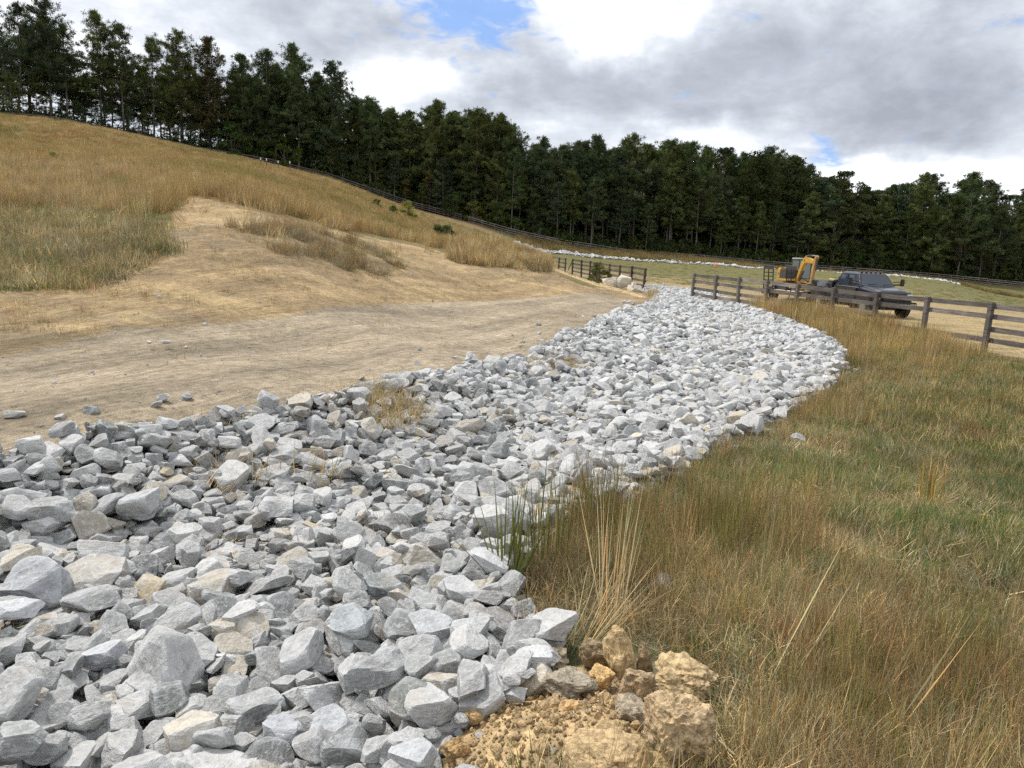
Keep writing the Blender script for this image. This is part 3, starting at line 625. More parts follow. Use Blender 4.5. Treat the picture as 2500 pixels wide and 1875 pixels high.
for (px, py, s, lab) in ((405, 838, .07, 'small white stone lying alone on the grey dirt road'), (365, 838, .05, 'small pale stone on the left part of the dirt road'), (32, 1018, .09, 'white stone on the dirt road at the left edge'), (2098, 900, .0, '')):
    if s:
        p = atZ(px, py, 1.05); z0 = zf(p[0], p[1])[0]; p = atZ(px, py, z0); o = newobj('loose_stone', rock_near[3]); o.location = (p[0], p[1], z0+s*.2); o.scale = (s*1.6,)*3; o.rotation_euler = (.2, .1, s*40); o.color = (.6, .58, .53, 1); tag(o, lab, 'stone')

# ------------------------------------------------------------------ mesh builder
class MB:
    def __init__(s): s.bm = bmesh.new()
    def box(s, c, size, rot=(0, 0, 0)):
        m = Matrix.Translation(c) @ Euler(rot).to_matrix().to_4x4() @ Matrix.Diagonal((*size, 1)); bmesh.ops.create_cube(s.bm, size=1, matrix=m); return s
    def cyl(s, p0, p1, r, seg=12, r2=None):
        p0, p1 = Vector(p0), Vector(p1); d_ = p1-p0; q = d_.to_track_quat('Z', 'Y').to_matrix().to_4x4()
        bmesh.ops.create_cone(s.bm, cap_ends=True, segments=seg, radius1=r, radius2=r if r2 is None else r2, depth=d_.length, matrix=Matrix.Translation((p0+p1)/2) @ q); return s
    def bar(s, p0, p1, w, h):
        p0, p1 = Vector(p0), Vector(p1); d_ = p1-p0; q = d_.to_track_quat('Y', 'Z').to_matrix().to_4x4()
        bmesh.ops.create_cube(s.bm, size=1, matrix=Matrix.Translation((p0+p1)/2) @ q @ Matrix.Diagonal((w, d_.length, h, 1))); return s
    def ring_loft(s, rings, cap=True):
        vs = [[s.bm.verts.new(p) for p in r] for r in rings]; n = len(rings[0])
        for a, b in zip(vs[:-1], vs[1:]):
            for i in range(n): s.bm.faces.new((a[i], a[(i+1) % n], b[(i+1) % n], b[i]))
        if cap: s.bm.faces.new(vs[0][::-1]); s.bm.faces.new(vs[-1])
        bmesh.ops.recalc_face_normals(s.bm, faces=s.bm.faces[:]); return s
    def prism(s, yz, x0, x1): return s.ring_loft([[(x0, a, b) for a, b in yz], [(x1, a, b) for a, b in yz]])
    def slab(s, quad, th):
        q = [Vector(p) for p in quad]; n = (q[1]-q[0]).cross(q[2]-q[0]).normalized()*th; return s.ring_loft([[p for p in q], [p+n for p in q]])
    def build(s, name, mat, parent=None, bevel=0, smooth=False, color=None):
        if bevel: bmesh.ops.bevel(s.bm, geom=s.bm.edges[:], offset=bevel, segments=2, affect='EDGES', clamp_overlap=True)
        bmesh.ops.triangulate(s.bm, faces=[f for f in s.bm.faces if len(f.verts) > 4])
        me = bpy.data.meshes.new(name); s.bm.to_mesh(me); s.bm.free(); me.materials.append(mat)
        if smooth: me.polygons.foreach_set('use_smooth', [True]*len(me.polygons))
        o = newobj(name, me, parent)
        if color: o.color = (*color, 1)
        return o

# ------------------------------------------------------------------ fences
def fence(posts, name, label, rails, group=None, skip=(), base=-1.35, jit=.02, tintf=(1, 1, 1), pw=.13, bw=.145, side=-1, board_len=2, xtra=None):
    """posts: list of (x, y, ztop)"""
    g = random.Random(len(posts)*7+3); x0, y0, z0 = posts[0]; root = empty(name, (x0, y0, z0+base)); tag(root, label, 'fence', group)
    L = lambda p: (p[0]-x0, p[1]-y0, p[2]-z0-base)
    n = len(posts); dirs = []
    for i in range(n):
        a = Vector(posts[max(i-1, 0)]); b = Vector(posts[min(i+1, n-1)]); d_ = (b-a); d_.z = 0; dirs.append(d_.normalized())
    for i, p in enumerate(posts):
        t_ = g.uniform(-.02, .05); yaw = math.atan2(dirs[i].y, dirs[i].x)
        m = MB(); m.box(L((p[0], p[1], p[2]-.72+t_*.3)), (pw, pw*.95, 1.5), (g.gauss(0, .012), g.gauss(0, .012), yaw)); k = g.uniform(.75, 1.15)
        m.build('post', MWOOD, root, color=tuple(c*k for c in tintf))
    for ri, off in enumerate(rails):
        i = (ri % 2 if board_len == 2 else 0)
        if i: segs = [(0, i)]
        else: segs = []
        while i < n-1: segs.append((i, min(i+board_len, n-1))); i += board_len
        for a, b in segs:
            if (ri, a) in skip: continue
            pa, pb = Vector(posts[a]), Vector(posts[b]); nn = Vector((-dirs[a].y, dirs[a].x, 0))*side*(pw*.5+.028)
            mid = [Vector(posts[k]) for k in range(a, b+1)]
            m = MB(); e = (pb-pa).normalized()*.0
            ja, jb = g.gauss(0, jit), g.gauss(0, jit)
            pts = [q+nn+Vector((0, 0, -off-bw/2+ja*(1-t/(b-a))+jb*(t/(b-a)))) for t, q in enumerate(mid)]; pts[0] = pts[0]-(pts[1]-pts[0]).normalized()*.06; pts[-1] = pts[-1]-(pts[-1]-pts[-2]).normalized()*-.055
            rings = []
            nx_ = nn.normalized()*.02
            for q in pts:
                h = bw/2*g.uniform(.93, 1.05); rings.append([L(q+nx_+Vector((0, 0, h))), L(q-nx_+Vector((0, 0, h))), L(q-nx_-Vector((0, 0, h))), L(q+nx_-Vector((0, 0, h)))])
            m.ring_loft(rings); k = g.uniform(.7, 1.45); m.build('rail', MWOOD, root, color=tuple(c*k for c in tintf))
    return root
# right fence: posts on a straight line from the end post by the rocks to the frame's right edge
npx = [1694, 1749, 1805.6, 1873, 1948, 2036, 2142, 2265, 2420, 2606, 2850]; npy = [669, 674.5, 680, 687, 696, 705.5, 715.5, 727.5, 742.5, 762, 788]
posts = []
for a, b in zip(npx, npy):
    d_ = pxdir(a, b); n2 = np.array([-(FB-FA)[1], (FB-FA)[0]]); t_ = ((FA[:2]-CAM[:2])@n2)/(d_[:2]@n2); p = CAM+d_*t_; posts.append((p[0], p[1], p[2]+.02))
fence(posts, 'board_fence', 'weathered four-rail board fence running from the rocks past the parked pickup', (0, .33, .66, .99), 'weathered board fences round the field', skip=((2, 6),), side=1, tintf=(1.7, 1.62, 1.55), xtra=None, bw=.15)
lpx = [1575, 1543, 1514, 1488.6, 1465, 1441.4, 1420.4, 1398.5]; lpy = [656, 651, 648.5, 645.5, 641.5, 638, 635.5, 632.5]
LA, LB = atY(1575, 656, 45.5), atY(1365, 630, 74.0); posts = []
for a, b in zip(lpx, lpy):
    d_ = pxdir(a, b); n2 = np.array([-(LB-LA)[1], (LB-LA)[0]]); t_ = ((LA[:2]-CAM[:2])@n2)/(d_[:2]@n2); p = CAM+d_*t_; posts.append((p[0], p[1], p[2]))
fr_ = fence(posts, 'board_fence', 'dark brown board fence with a sloping end board left of the rock gap', (0, .34, .68, 1.02), 'weathered board fences round the field', side=-1, tintf=(1.0, .82, .76), bw=.13)
lpx2 = [1380.8, 1365, 1350, 1335.6, 1322, 1311]; lpy2 = [631, 629, 626.5, 624.5, 622.5, 621]; posts2 = []
for a, b in zip(lpx2, lpy2):
    d_ = pxdir(a, b); t_ = ((LA[:2]-CAM[:2])@n2)/(d_[:2]@n2); p = CAM+d_*t_; posts2.append((p[0], p[1], p[2]))
fence(posts2, 'board_fence', 'farther dark board fence showing over the straw-covered bank', (0, .40, .80), 'weathered board fences round the field', side=-1, tintf=(1.0, .82, .76), bw=.13, board_len=1)
a_, b_ = Vector(posts[-1]), Vector(posts2[0]); m = MB(); o3 = Vector(posts[0][:2]+(posts[0][2]-1.35,))
m.bar(a_-o3+Vector((0, -.1, -.05)), a_-o3+(b_-a_)*.55+Vector((0, -.1, -1.0)), .04, .13); m.build('rail', MWOOD, fr_, color=(.75, .62, .58))
# far fence along the wood
TOPS = [(-250, 262), (0, 267), (60, 267), (130, 274), (200, 290), (300, 312), (450, 346), (620, 378), (800, 422), (1000, 490), (1130, 524), (1250, 558), (1350, 580), (1498, 604), (1590, 614), (1729, 623), (1860, 636), (1988, 646), (2086, 653), (2129, 656), (2280, 667), (2500, 689), (2750, 712)]
TY = [(-250, 110), (0, 113), (130, 117), (260, 121), (450, 126), (620, 131), (800, 134), (1000, 139), (1130, 137), (1250, 135), (1350, 135), (1400, 139), (1500, 143), (1730, 147), (2000, 151), (2500, 151), (2800, 151)]
def topline(px): return float(np.interp(px, *zip(*TOPS))), float(np.interp(px, *zip(*TY)))
def farposts(pa, pb):
    out = []; pxs = np.linspace(pa, pb, 1500); P = np.array([atY(p, *topline(p)) for p in pxs]); s = np.concatenate([[0], np.cumsum(np.hypot(*np.diff(P[:, :2], axis=0).T))])
    for q in np.arange(0, s[-1], 2.44): out.append(tuple(float(np.interp(q, s, P[:, k])) for k in range(3)))
    return out
hp = farposts(-250, 1130); hp = [(a, b, float(zf(a, b)[0]+1.25) if abs(c-zf(a, b)[0]-1.25) > .5 else c) for a, b, c in hp]
hp = [(a, b, min(c, float(zf(a, b)[0]+.95))) if project([(a, b, c)])[0][0] < 650 else (a, b, c) for a, b, c in hp]
fence(hp, 'board_fence', 'long grey board fence climbing the grassy hill below the pines', (0, .36, .72), 'weathered board fences round the field', base=-1.4, tintf=(1.1, 1.0, .95), side=-1, bw=.15)
fp = farposts(1145, 2760); pj = [project([p])[0][0] for p in fp]; sk = [(0, i) for i, q in enumerate(pj) if 1500 < q < 1600 or 1865 < q < 1885]
fence(fp, 'board_fence', 'long grey board fence along the foot of the wood beyond the field', (0, .36, .72, 1.05), 'weathered board fences round the field', skip=sk, base=-1.4, tintf=(2.1, 2.0, 1.9), side=-1, bw=.15)
for i, (px, py, hh, lab) in enumerate(((636.5, 393, 20, 'leftmost thin marker stake with a white top on the hill'), (650.5, 389.5, 18, 'second white-topped stake from the left on the hill'), (679, 395, 14, 'third white-topped stake standing in the hill grass'), (707.5, 396.5, 14, 'rightmost white-topped stake, showing against the dark pines'))):
    Y = 92; p = atY(px, py, Y); z0 = zf(p[0], p[1])[0]; h = max(1.0, p[2]-z0); r_ = tag(empty('marker_stake', (p[0], p[1], z0)), lab, 'stake', 'white-topped stakes on the hill')
    MB().box((0, 0, h/2-.12), (.06, .06, h-.1)).build('stake_shaft', MWOOD, r_); MB().box((0, 0, h), (.10, .10, .26)).build('white_cap', simple('white_cap', (.8, .8, .78), .6), r_, .01)

# ------------------------------------------------------------------ trees
def tri_leaves(cent, n_per, size, asp, up, spread, g):
    """n_per small triangles round each centre"""
    N = len(cent)*n_per; c = np.repeat(cent, n_per, 0); d_ = g.normal(size=(N, 3)); d_[:, 2] += up; d_ /= np.linalg.norm(d_, axis=1)[:, None]
    base = c+g.normal(size=(N, 3))*spread*.45; ln = size*g.uniform(.6, 1.3, N)[:, None]; s_ = np.cross(d_, g.normal(size=(N, 3))); s_ /= np.linalg.norm(s_, axis=1)[:, None]; w = ln*asp
    V = np.stack([base-s_*w, base+s_*w, base+d_*ln], 1).reshape(-1, 3); return V, np.arange(N*3).reshape(-1, 3)
def tube(path, rads, seg=6):
    V = []; F = []; n = len(path)
    for i, (p, r) in enumerate(zip(path, rads)):
        d_ = np.array(path[min(i+1, n-1)])-np.array(path[max(i-1, 0)]); d_ = d_/(np.linalg.norm(d_)+1e-9); a = np.cross(d_, [.3, .9, .1]); a /= np.linalg.norm(a); b = np.cross(d_, a)
        for k in range(seg): t_ = 2*math.pi*k/seg; V.append(np.array(p)+r*(math.cos(t_)*a+math.sin(t_)*b))
    for i in range(n-1):
        for k in range(seg): F.append((i*seg+k, i*seg+(k+1) % seg, (i+1)*seg+(k+1) % seg, (i+1)*seg+k))
    return V, F
class Acc:
    def __init__(s): s.V = []; s.F = []
    def add(s, V, F):
        o = len(s.V); s.V += [tuple(v) for v in V]; s.F += [tuple(i+o for i in f) for f in F]
def pine(seed, cs=.3, wid=2.9,  nb=70, cl=6, ntri=20, Hh=20, asp=.16, low=0):
    g = np.random.default_rng(seed); A_ = Acc(); bx, by = g.normal(0, .35, 2); pz = np.linspace(0, 1, 9)
    path = np.stack([bx*np.sin(pz*2.4), by*np.sin(pz*2.1), pz*Hh*.985], 1); A_.add(*tube(path, .17*(1-pz*.88)+.02, 7))
    cent = []; lob = g.uniform(0, 6.28, 3)
    for i in range(nb):
        t_ = (i+g.random())/nb; t_ = t_**.85; z = Hh*(cs+(1-cs)*t_*.985); az = g.uniform(0, 6.28)
        shp = min(1, (t_+.30)/.45)*(1-t_**1.7)**.62+.07; L_ = wid*shp*g.uniform(.5, 1.15)*(1+.22*math.sin(az*2+lob[0]+t_*5))
        if g.random() < .12: L_ *= 1.3
        el = -.15+.95*t_**1.3+g.normal(0, .16); p0 = np.array([np.interp(z, path[:, 2], path[:, 0]), np.interp(z, path[:, 2], path[:, 1]), z]); dd = np.array([math.cos(az)*math.cos(el), math.sin(az)*math.cos(el), math.sin(el)])
        p1 = p0+dd*L_*.55+[0, 0, -.05*L_]; p2 = p0+dd*L_+[0, 0, .10*L_]; A_.add(*tube([p0, p1, p2], [.045, .03, .01], 3))
        k = max(2, int(cl*L_/wid+.6))
        for q in range(k):
            s = .32+.72*(q+.5)/k; pb = p0*(1-s)+p2*s; cent.append(pb+g.normal(0, .16+.10*s, 3)*[1.3, 1.3, .8])
    for q in range(8): cent.append(np.array([path[-1][0], path[-1][1], Hh*(.93+.075*q/7)])+g.normal(0, .16, 3))
    for q in range(low):     # a few bare dead limbs on the lower trunk
        z = Hh*g.uniform(.18, cs+.05); az = g.uniform(0, 6.28); L_ = g.uniform(.6, 1.8); p0 = np.array([0, 0, z]); A_.add(*tube([p0, p0+[math.cos(az)*L_, math.sin(az)*L_, g.uniform(-.1, .4)]], [.03, .008], 3))
    cent = np.array(cent); ntri = int(ntri*1.35); V, F = tri_leaves(cent, ntri, .36, asp, .75, .36, g)
    br = np.repeat(np.clip(g.normal(1, .22, len(cent)), .55, 1.6), ntri*3); cc = np.stack([br*1.0, br, br*.95], 1); ye = np.repeat(g.random(len(cent)) < .12, ntri*3); cc[ye] *= [1.35, 1.1, .8]
    return npmesh('trunk', A_.V, [f for f in A_.F], (MBARK,), True), npmesh('crown', V, F, (MLEAF,), False, cc)
def broad(seed, Hh=16, wid=4.2, cs=.28, nblob=26, leaves=95, size=.30, flat=1.):
    g = np.random.default_rng(seed); A_ = Acc(); pz = np.linspace(0, 1, 6); A_.add(*tube(np.stack([.3*np.sin(pz*2), .2*np.sin(pz*3), pz*Hh*.8], 1), .19*(1-pz*.85), 7)); cent = []
    for i in range(nblob):
        t_ = g.random(); az = g.uniform(0, 6.28); r_ = wid*math.sqrt(g.random())*(math.sin(math.pi*min(.97, .12+t_*.84))**.6); z = Hh*(cs+(1-cs)*t_*.97); c = np.array([r_*math.cos(az), r_*math.sin(az), z*flat])
        A_.add(*tube([[0, 0, max(.5, z-r_*.9-.8)], c*.6+[0, 0, z*.36], c], [.06, .04, .012], 3)); br = g.uniform(.65, 1.3)
        rad = g.uniform(.6, 1.25)*wid/4; n = leaves; pp = g.normal(size=(n, 3)); pp /= np.linalg.norm(pp, axis=1)[:, None]; pp = pp*rad*(g.random(n)**.35)[:, None]*[1.25, 1.25, .75]; cent += [(*(c+q), br) for q in pp]
    cent = np.array(cent); V, F = tri_leaves(cent[:, :3], 2, size, .36, -.2, .12, g); br = np.repeat(cent[:, 3]*g.uniform(.8, 1.2, len(cent)), 6); cc = np.stack([br, br, br*.9], 1)
    return npmesh('trunk', A_.V, A_.F, (MBARK,), True), npmesh('crown', V, F, (MLEAF,), False, cc)
PINES = {'open': [pine(11+i, .32, 4.3, 84, 8, 26, asp=.13, low=10) for i in range(4)], 'dense': [pine(31+i, .12, 4.3, 120, 8, 24, asp=.16) for i in range(4)], 'stand': [pine(51+i, .34, 3.5, 110, 7, 24, asp=.16, low=8) for i in range(4)]}
BROADS = [broad(71+i) for i in range(3)]; BUSH = [broad(81+i, 4.0, 2.0, .08, 22, 75, .22) for i in range(3)]; SPARSE = [broad(91, 20, 2.6, .45, 14, 34, .22)]
def put_tree(kind, meshes, x, y, h, h0, tint, name, label, cat, group, wsc=1.0):
    z = float(zf(x, y)[0]); r_ = empty(name, (x, y, z-.1), random.uniform(0, 6.28)); s = h/h0; r_.scale = (s*wsc, s*wsc, s)
    tr = newobj('trunk', meshes[0], r_); cr2 = newobj('crown', meshes[1], r_); cr2.color = (*tint, 1); tag(r_, label, cat, group); return r_
SKYL = [(-300, 10), (0, 8), (25, 0), (70, 25), (110, -5), (150, 60), (175, 110), (200, 130), (230, 32), (260, 80), (290, 62), (325, 140), (345, 120), (370, 95), (410, 105), (440, 80), (475, 130), (505, 95), (540, 150), (560, 160), (590, 135), (620, 165), (655, 125), (680, 160), (715, 112), (750, 170), (775, 180), (815, 155), (850, 200), (885, 250), (905, 240), (930, 262), (960, 256), (1000, 270), (1025, 290), (1072, 250), (1100, 280), (1118, 262), (1165, 268), (1205, 285), (1225, 278), (1262, 310), (1275, 345), (1300, 352), (1330, 338), (1370, 358), (1405, 345), (1460, 335), (1500, 362), (1545, 330), (1560, 345), (1590, 352), (1645, 345), (1690, 352), (1715, 362), (1750, 366), (1775, 358), (1810, 378), (1875, 362), (1930, 380), (1965, 395), (2000, 408), (2050, 418), (2090, 440), (2125, 445), (2160, 450), (2200, 432), (2225, 440), (2260, 425), (2290, 432), (2330, 450), (2385, 424), (2420, 440), (2450, 448), (2500, 460), (2800, 470)]
def sky(px): return float(np.interp(px, *zip(*SKYL)))
def baseY(px): return topline(px)[1]
GREENS = [(.088, .112, .038), (.068, .100, .044), (.092, .112, .042), (.074, .096, .048), (.064, .094, .052)]
tg = random.Random(5)
def tree_at(px, depth, toppx, kind, label, group, tint=None, name='pine_tree', cat='tree', wsc=1., mi=None, maxh=27):
    Y = baseY(px)+depth; p = atY(px, toppx, Y); x, y = p[0], p[1]; z0 = float(zf(x, y)[0]); h = min(max(p[2]-z0, 3.0), maxh); tint = tint or tg.choice(GREENS); k = tg.uniform(.85, 1.2); tint = tuple(c*k for c in tint)
    if kind in PINES: ms = PINES[kind][tg.randrange(4) if mi is None else mi]; h0 = 20
    elif kind == 'broad': ms = tg.choice(BROADS); h0 = 16
    elif kind == 'sparse': ms = SPARSE[0]; h0 = 20
    else: ms = tg.choice(BUSH); h0 = 4.0
    return put_tree(kind, ms, x, y, h, h0, tint, name, label, cat, group, wsc)
def side_of(px):
    for a, b in ((330, 'at the upper left of the hill'), (620, 'on the left part of the hill'), (900, 'where the hill starts to drop'), (1260, 'above the foot of the hill'), (1700, 'behind the rocky field edge'), (2050, 'behind the excavator'), (9999, 'behind the pickup')):
        if px < a: return b
GT = 'pines of the wood beyond the fence'
HERO = [(20, 6, 'open', 'tall pine at the far left edge of the photo'), (103, -6, 'open', 'tallest pine at the left, its top cut by the picture edge'), (150, 62, 'open', 'shorter pine right of the tallest left one'), (233, 32, 'open', 'tall twin-topped pine, left stem'), (290, 62, 'open', 'rounded pine just right of the twin-topped one'), (365, 95, 'open', 'thin-crowned pine with sky showing through'), (432, 80, 'open', 'open tall pine left of the brownish pine'), (503, 95, 'dense', 'brownish pine standing clear on the hill'), (590, 135, 'dense', 'narrow pine right of the brownish pine'), (655, 125, 'open', 'airy pine in the left middle group'), (715, 112, 'open', 'broad-topped pine, tallest of the middle group'), (775, 180, 'open', 'thin ragged pine right of the broad-topped one'), (815, 155, 'dense', 'big full pine at the right end of the hill group'), (905, 240, 'stand', 'first pine after the drop in the skyline'), (1072, 248, 'stand', 'spiky-topped pine above the hill fence'), (1165, 268, 'stand', 'round-topped pine above the foot of the hill'), (1225, 280, 'stand', 'slim pine left of the step down in the skyline'), (1325, 338, 'dense', 'full round pine right of the skyline step'), (1460, 333, 'stand', 'dark-headed pine rising above its neighbours'), (1552, 330, 'open', 'thin pine beside the bare pale tree'), (1645, 345, 'open', 'feathery thin pine above the cone'), (1695, 350, 'open', 'forked thin pine left of the oak tops'), (2385, 422, 'dense', 'dark bulky pine behind the right end of the field'), (2262, 425, 'dense', 'dark pine in the right background')]
for px, ty, kd, lab in HERO:
    brown = 'brownish pine standing' in lab; tree_at(px, 3.5 if px < 900 else tg.uniform(2, 8), ty, kd, lab, GT, tint=(.085, .080, .035) if brown else None, wsc=1.15 if px < 900 or px > 2200 else 1.05)
cnt = 0
for row, (dep, sp, dn) in enumerate(((2.0, 52, (60, 165)), (6.5, 46, (15, 75)), (11.5, 48, (0, 45)), (17, 52, (-3, 25)), (24, 60, (-3, 20)))):
    px = -160+row*23
    while px < 2640:
        px += sp*tg.uniform(.65, 1.35)
        if px < 560 and row > 2: continue
        if px < 900 and row >= 3: continue
        ty = sky(px)+tg.uniform(*dn)
        if px < 560 and row == 0: ty = topline(px)[0]-tg.uniform(35, 95); kd = 'dense'
        elif px < 560: ty += 30; kd = 'open'
        elif px < 1250: kd = tg.choice(('dense', 'dense', 'stand'))
        elif px < 1980: kd = tg.choice(('stand', 'stand', 'stand', 'open')) if row < 3 else 'stand'
        else: kd = tg.choice(('dense', 'broad', 'broad', 'dense'))
        nmn = 'broadleaf_tree' if kd == 'broad' else 'pine_tree'; tint = tg.choice(((.075, .090, .036), (.060, .085, .034), (.080, .085, .042))) if kd == 'broad' else None
        rn = ('front edge', 'second rank', 'middle', 'back', 'deep inside')[row]
        lab = '%s %s %s, %s' % ({'open': 'thin-crowned', 'dense': 'full-crowned', 'stand': 'bare-trunked', 'broad': 'round-crowned'}[kd], 'broadleaf tree' if kd == 'broad' else 'pine', side_of(px), rn)
        tree_at(px, dep+tg.uniform(-1.6, 1.6), ty, kd, lab, GT if kd != 'broad' else 'broadleaf trees of the wood', tint, nmn, wsc=tg.uniform(1.0, 1.45)); cnt += 1
print('trees', cnt)
tree_at(1563, 6, 322, 'sparse', 'pale thin-leaved tree poking above the pines', 'broadleaf trees of the wood', (.20, .21, .14), 'broadleaf_tree')
for px, ty in ((1850, 372), (1890, 362), (1935, 378), (1770, 358), (2060, 415), (2095, 425)): tree_at(px, 9, ty, 'broad', 'dark rounded oak crown in the skyline %s' % ('left of the low gap' if px < 2000 else 'just before the low gap') if px not in (1770,) else 'dark spiky oak top in the skyline above the cone', 'broadleaf trees of the wood', (.050, .062, .026), 'broadleaf_tree')
UND = [(930, 465, (.10, .12, .035)), (990, 440, (.14, .11, .035)), (1050, 420, (.13, .10, .04)), (1110, 470, (.07, .10, .03)), (1160, 490, (.13, .14, .04)), (1215, 500, (.07, .11, .03)), (1260, 535, (.09, .13, .035)), (1320, 540, (.06, .09, .03)), (640, 340, (.07, .10, .03)), (700, 330, (.09, .12, .03)), (570, 300, (.07, .11, .035)), (840, 400, (.05, .08, .03))]
for i, (px, ty, tn) in enumerate(UND): tree_at(px, 1.5, ty, 'broad' if i < 3 else 'bush', '%s understorey tree %s' % ('orange-tinged' if tn[0] > .125 and tn[1] < .12 else 'yellow-green' if tn[0] > .09 else 'green', side_of(px)), 'small trees and shrubs at the wood edge', tn, 'shrub', 'shrub', 1.0)
pxs = 1500
while pxs < 2620:
    pxs += tg.uniform(24, 46); b_, _ = topline(pxs); ty = b_-tg.uniform(8, 42 if pxs < 1950 else 75); tn = tg.choice(((.075, .115, .030), (.055, .09, .028), (.10, .115, .035), (.06, .08, .03)))
    if 2360 < pxs < 2410: tn = (.10, .085, .05)
    tree_at(pxs, tg.uniform(1.2, 3.5), ty, 'bush', '%s shrub at the wood edge %s'.replace('the wood', 'wood') % ('bright green' if tn[1] > .11 and tn[0] < .09 else 'yellow-green' if tn[0] > .09 else 'dull green', side_of(pxs)), 'small trees and shrubs at the wood edge', tn, 'shrub', 'shrub', .85)
# undergrowth and the rest of the wood: one mass
uN = 5200; upx = rng.uniform(-250, 2750, uN); ud = 2+rng.random(uN)**1.2*60; uy = np.array([baseY(p) for p in upx])+ud; ux = (upx-1250)/FPX*uy
MLEAF_I = leaf_material('undergrowth_leaf', True, .15); uprot = []
for i in range(4):
    g = np.random.default_rng(900+i); cent = g.normal(size=(60, 3))*[.8, .8, .5]+[0, 0, .7]; V, F = tri_leaves(cent, 5, .32, .3, .2, .25, g); br = np.repeat(g.uniform(.6, 1.3, 60), 15); uprot.append(proto('x', npmesh('undergrowth', V, F, (MLEAF_I,), False, np.stack([br, br, br*.9], 1))))
usz = np.where(ud > 25, rng.uniform(1.8, 4.5, uN), rng.uniform(.5, 1.5, uN)); usz = np.where((upx < 620), np.minimum(usz, rng.uniform(.4, 1.7, uN)), usz)
o = scatter('undergrowth', uprot, np.column_stack([ux, uy, zf(ux, uy)]), np.column_stack([rng.normal(0, .2, (uN, 2)), rng.uniform(0, 6.28, uN)]), usz, np.array(GREENS)[rng.integers(0, 4, uN)]*rng.uniform(.6, 1.2, (uN, 1)), rng.integers(0, 4, uN)); tag(o, 'dark leafy undergrowth on the floor of the wood', 'undergrowth', kind='stuff')
rp = [atY(px, py, 186) for px, py in ((1440, 561), (1560, 566), (1700, 571.5), (1800, 575))]; V = []; F = []
for i, p in enumerate(rp): z_ = p[2]; V += [(p[0], p[1], z_-.28), (p[0], p[1]+.3, z_-.28), (p[0], p[1]+.3, z_+.28), (p[0], p[1], z_+.28)]
m = MB(); m.ring_loft([V[i*4:i*4+4] for i in range(4)]); tag(m.build('guard_rail', simple('pale_metal', (.75, .76, .76), .5)), 'pale horizontal strip glimpsed through the trunks of the wood', 'rail')

# ------------------------------------------------------------------ grass
def clump(seed, n, h0, h1, rad, w, lean, curl, seedhead=0., segs=4, mat=None, nm='grass'):
    g = np.random.default_rng(seed); r_ = rad*np.sqrt(g.random(n)); a = g.uniform(0, 6.28, n); bx = r_*np.cos(a); by = r_*np.sin(a); h = g.uniform(h0, h1, n); az = a+g.normal(0, 1.1, n) if lean < .5 else g.uniform(0, 6.28, n)
    ln = np.abs(g.normal(0, lean, n)); cu2 = g.normal(0, 1, n)*curl+curl*.6; ts = np.linspace(0, 1, segs+1); pts = []; ang_ = ln.copy(); p = np.stack([bx, by, np.zeros(n)-.02], 1)
    fx, fy = np.cos(az), np.sin(az); side = np.stack([-fy, fx, np.zeros(n)], 1); tw = g.uniform(-1.4, 1.4, n); side = side*np.cos(tw)[:, None]+np.stack([fx, fy, np.zeros(n)], 1)*np.sin(tw)[:, None]
    V = []
    for k, t_ in enumerate(ts):
        wd = w*g.uniform(.8, 1.2, n)*(1-t_*.75)
        if seedhead: wd = np.full(n, w*seedhead*(1.05-t_)*1.5 if t_ > .45 else w*.75)
        if k == segs: wd = wd*.25
        V.append(np.stack([p-side*wd[:, None]*.5, p+side*wd[:, None]*.5], 1)); st = (h/segs)[:, None]
        p = p+st*np.stack([np.sin(ang_)*fx, np.sin(ang_)*fy, np.cos(ang_)], 1); ang_ = np.clip(ang_+cu2/segs, -2.2, 2.4)
    V = np.stack(V, 1).reshape(n, -1, 3); m_ = (segs+1)*2; F = []
    b = np.arange(n)*m_
    for k in range(segs): F.append(np.stack([b+2*k, b+2*k+1, b+2*k+3, b+2*k+2], 1))
    V[:, :, 2] = np.maximum(V[:, :, 2], -.02)
    br = np.clip(g.normal(1, .25, n), .45, 1.8); hu = g.normal(0, .12, n); c = np.stack([br*(1+hu), br, br*(1-hu*.6)], 1); pale = g.random(n) < .14; c[pale] = c[pale]*[1.75, 1.6, 1.45]
    return npmesh(nm, V.reshape(-1, 3), np.concatenate(F), (mat or MGRASS,), False, np.repeat(c, m_, 0))
near_up = [clump(i, 24, .40, .80, .13, .0042, .10, .18, 1.6, 5) for i in range(5)]
near_curl = [clump(20+i, 60, .14, .36, .17, .0045, .55, 1.5, 0, 5) for i in range(5)]
near_green = [clump(40+i, 70, .05, .13, .15, .0045, .45, .9, 0, 3) for i in range(3)]
mid_up = [clump(50+i, 46, .50, .95, .30, .010, .13, .3, 1.2, 3) for i in range(4)]
mid_curl = [clump(60+i, 70, .16, .42, .34, .011, .6, 1.3, 0, 3) for i in range(4)]
mid_short = [clump(70+i, 80, .06, .16, .35, .012, .6, .8, 0, 2) for i in range(3)]
far_up = [clump(80+i, 90, .45, .95, .95, .030, .16, .3, 0, 2) for i in range(4)]
far_short = [clump(90+i, 80, .10, .28, .95, .035, .5, .6, 0, 2) for i in range(3)]
straw_flat = [clump(95+i, 26, .06, .22, .16, .006, 1.35, .15, 0, 2) for i in range(4)]
GP = near_up+near_curl+near_green+mid_up+mid_curl+mid_short+far_up+far_short+straw_flat
O_ = dict(nu=(0, 5), nc=(5, 5), ng=(10, 3), mu=(13, 4), mc=(17, 4), ms=(21, 3), fu=(24, 4), fs=(28, 3), sf=(31, 4))
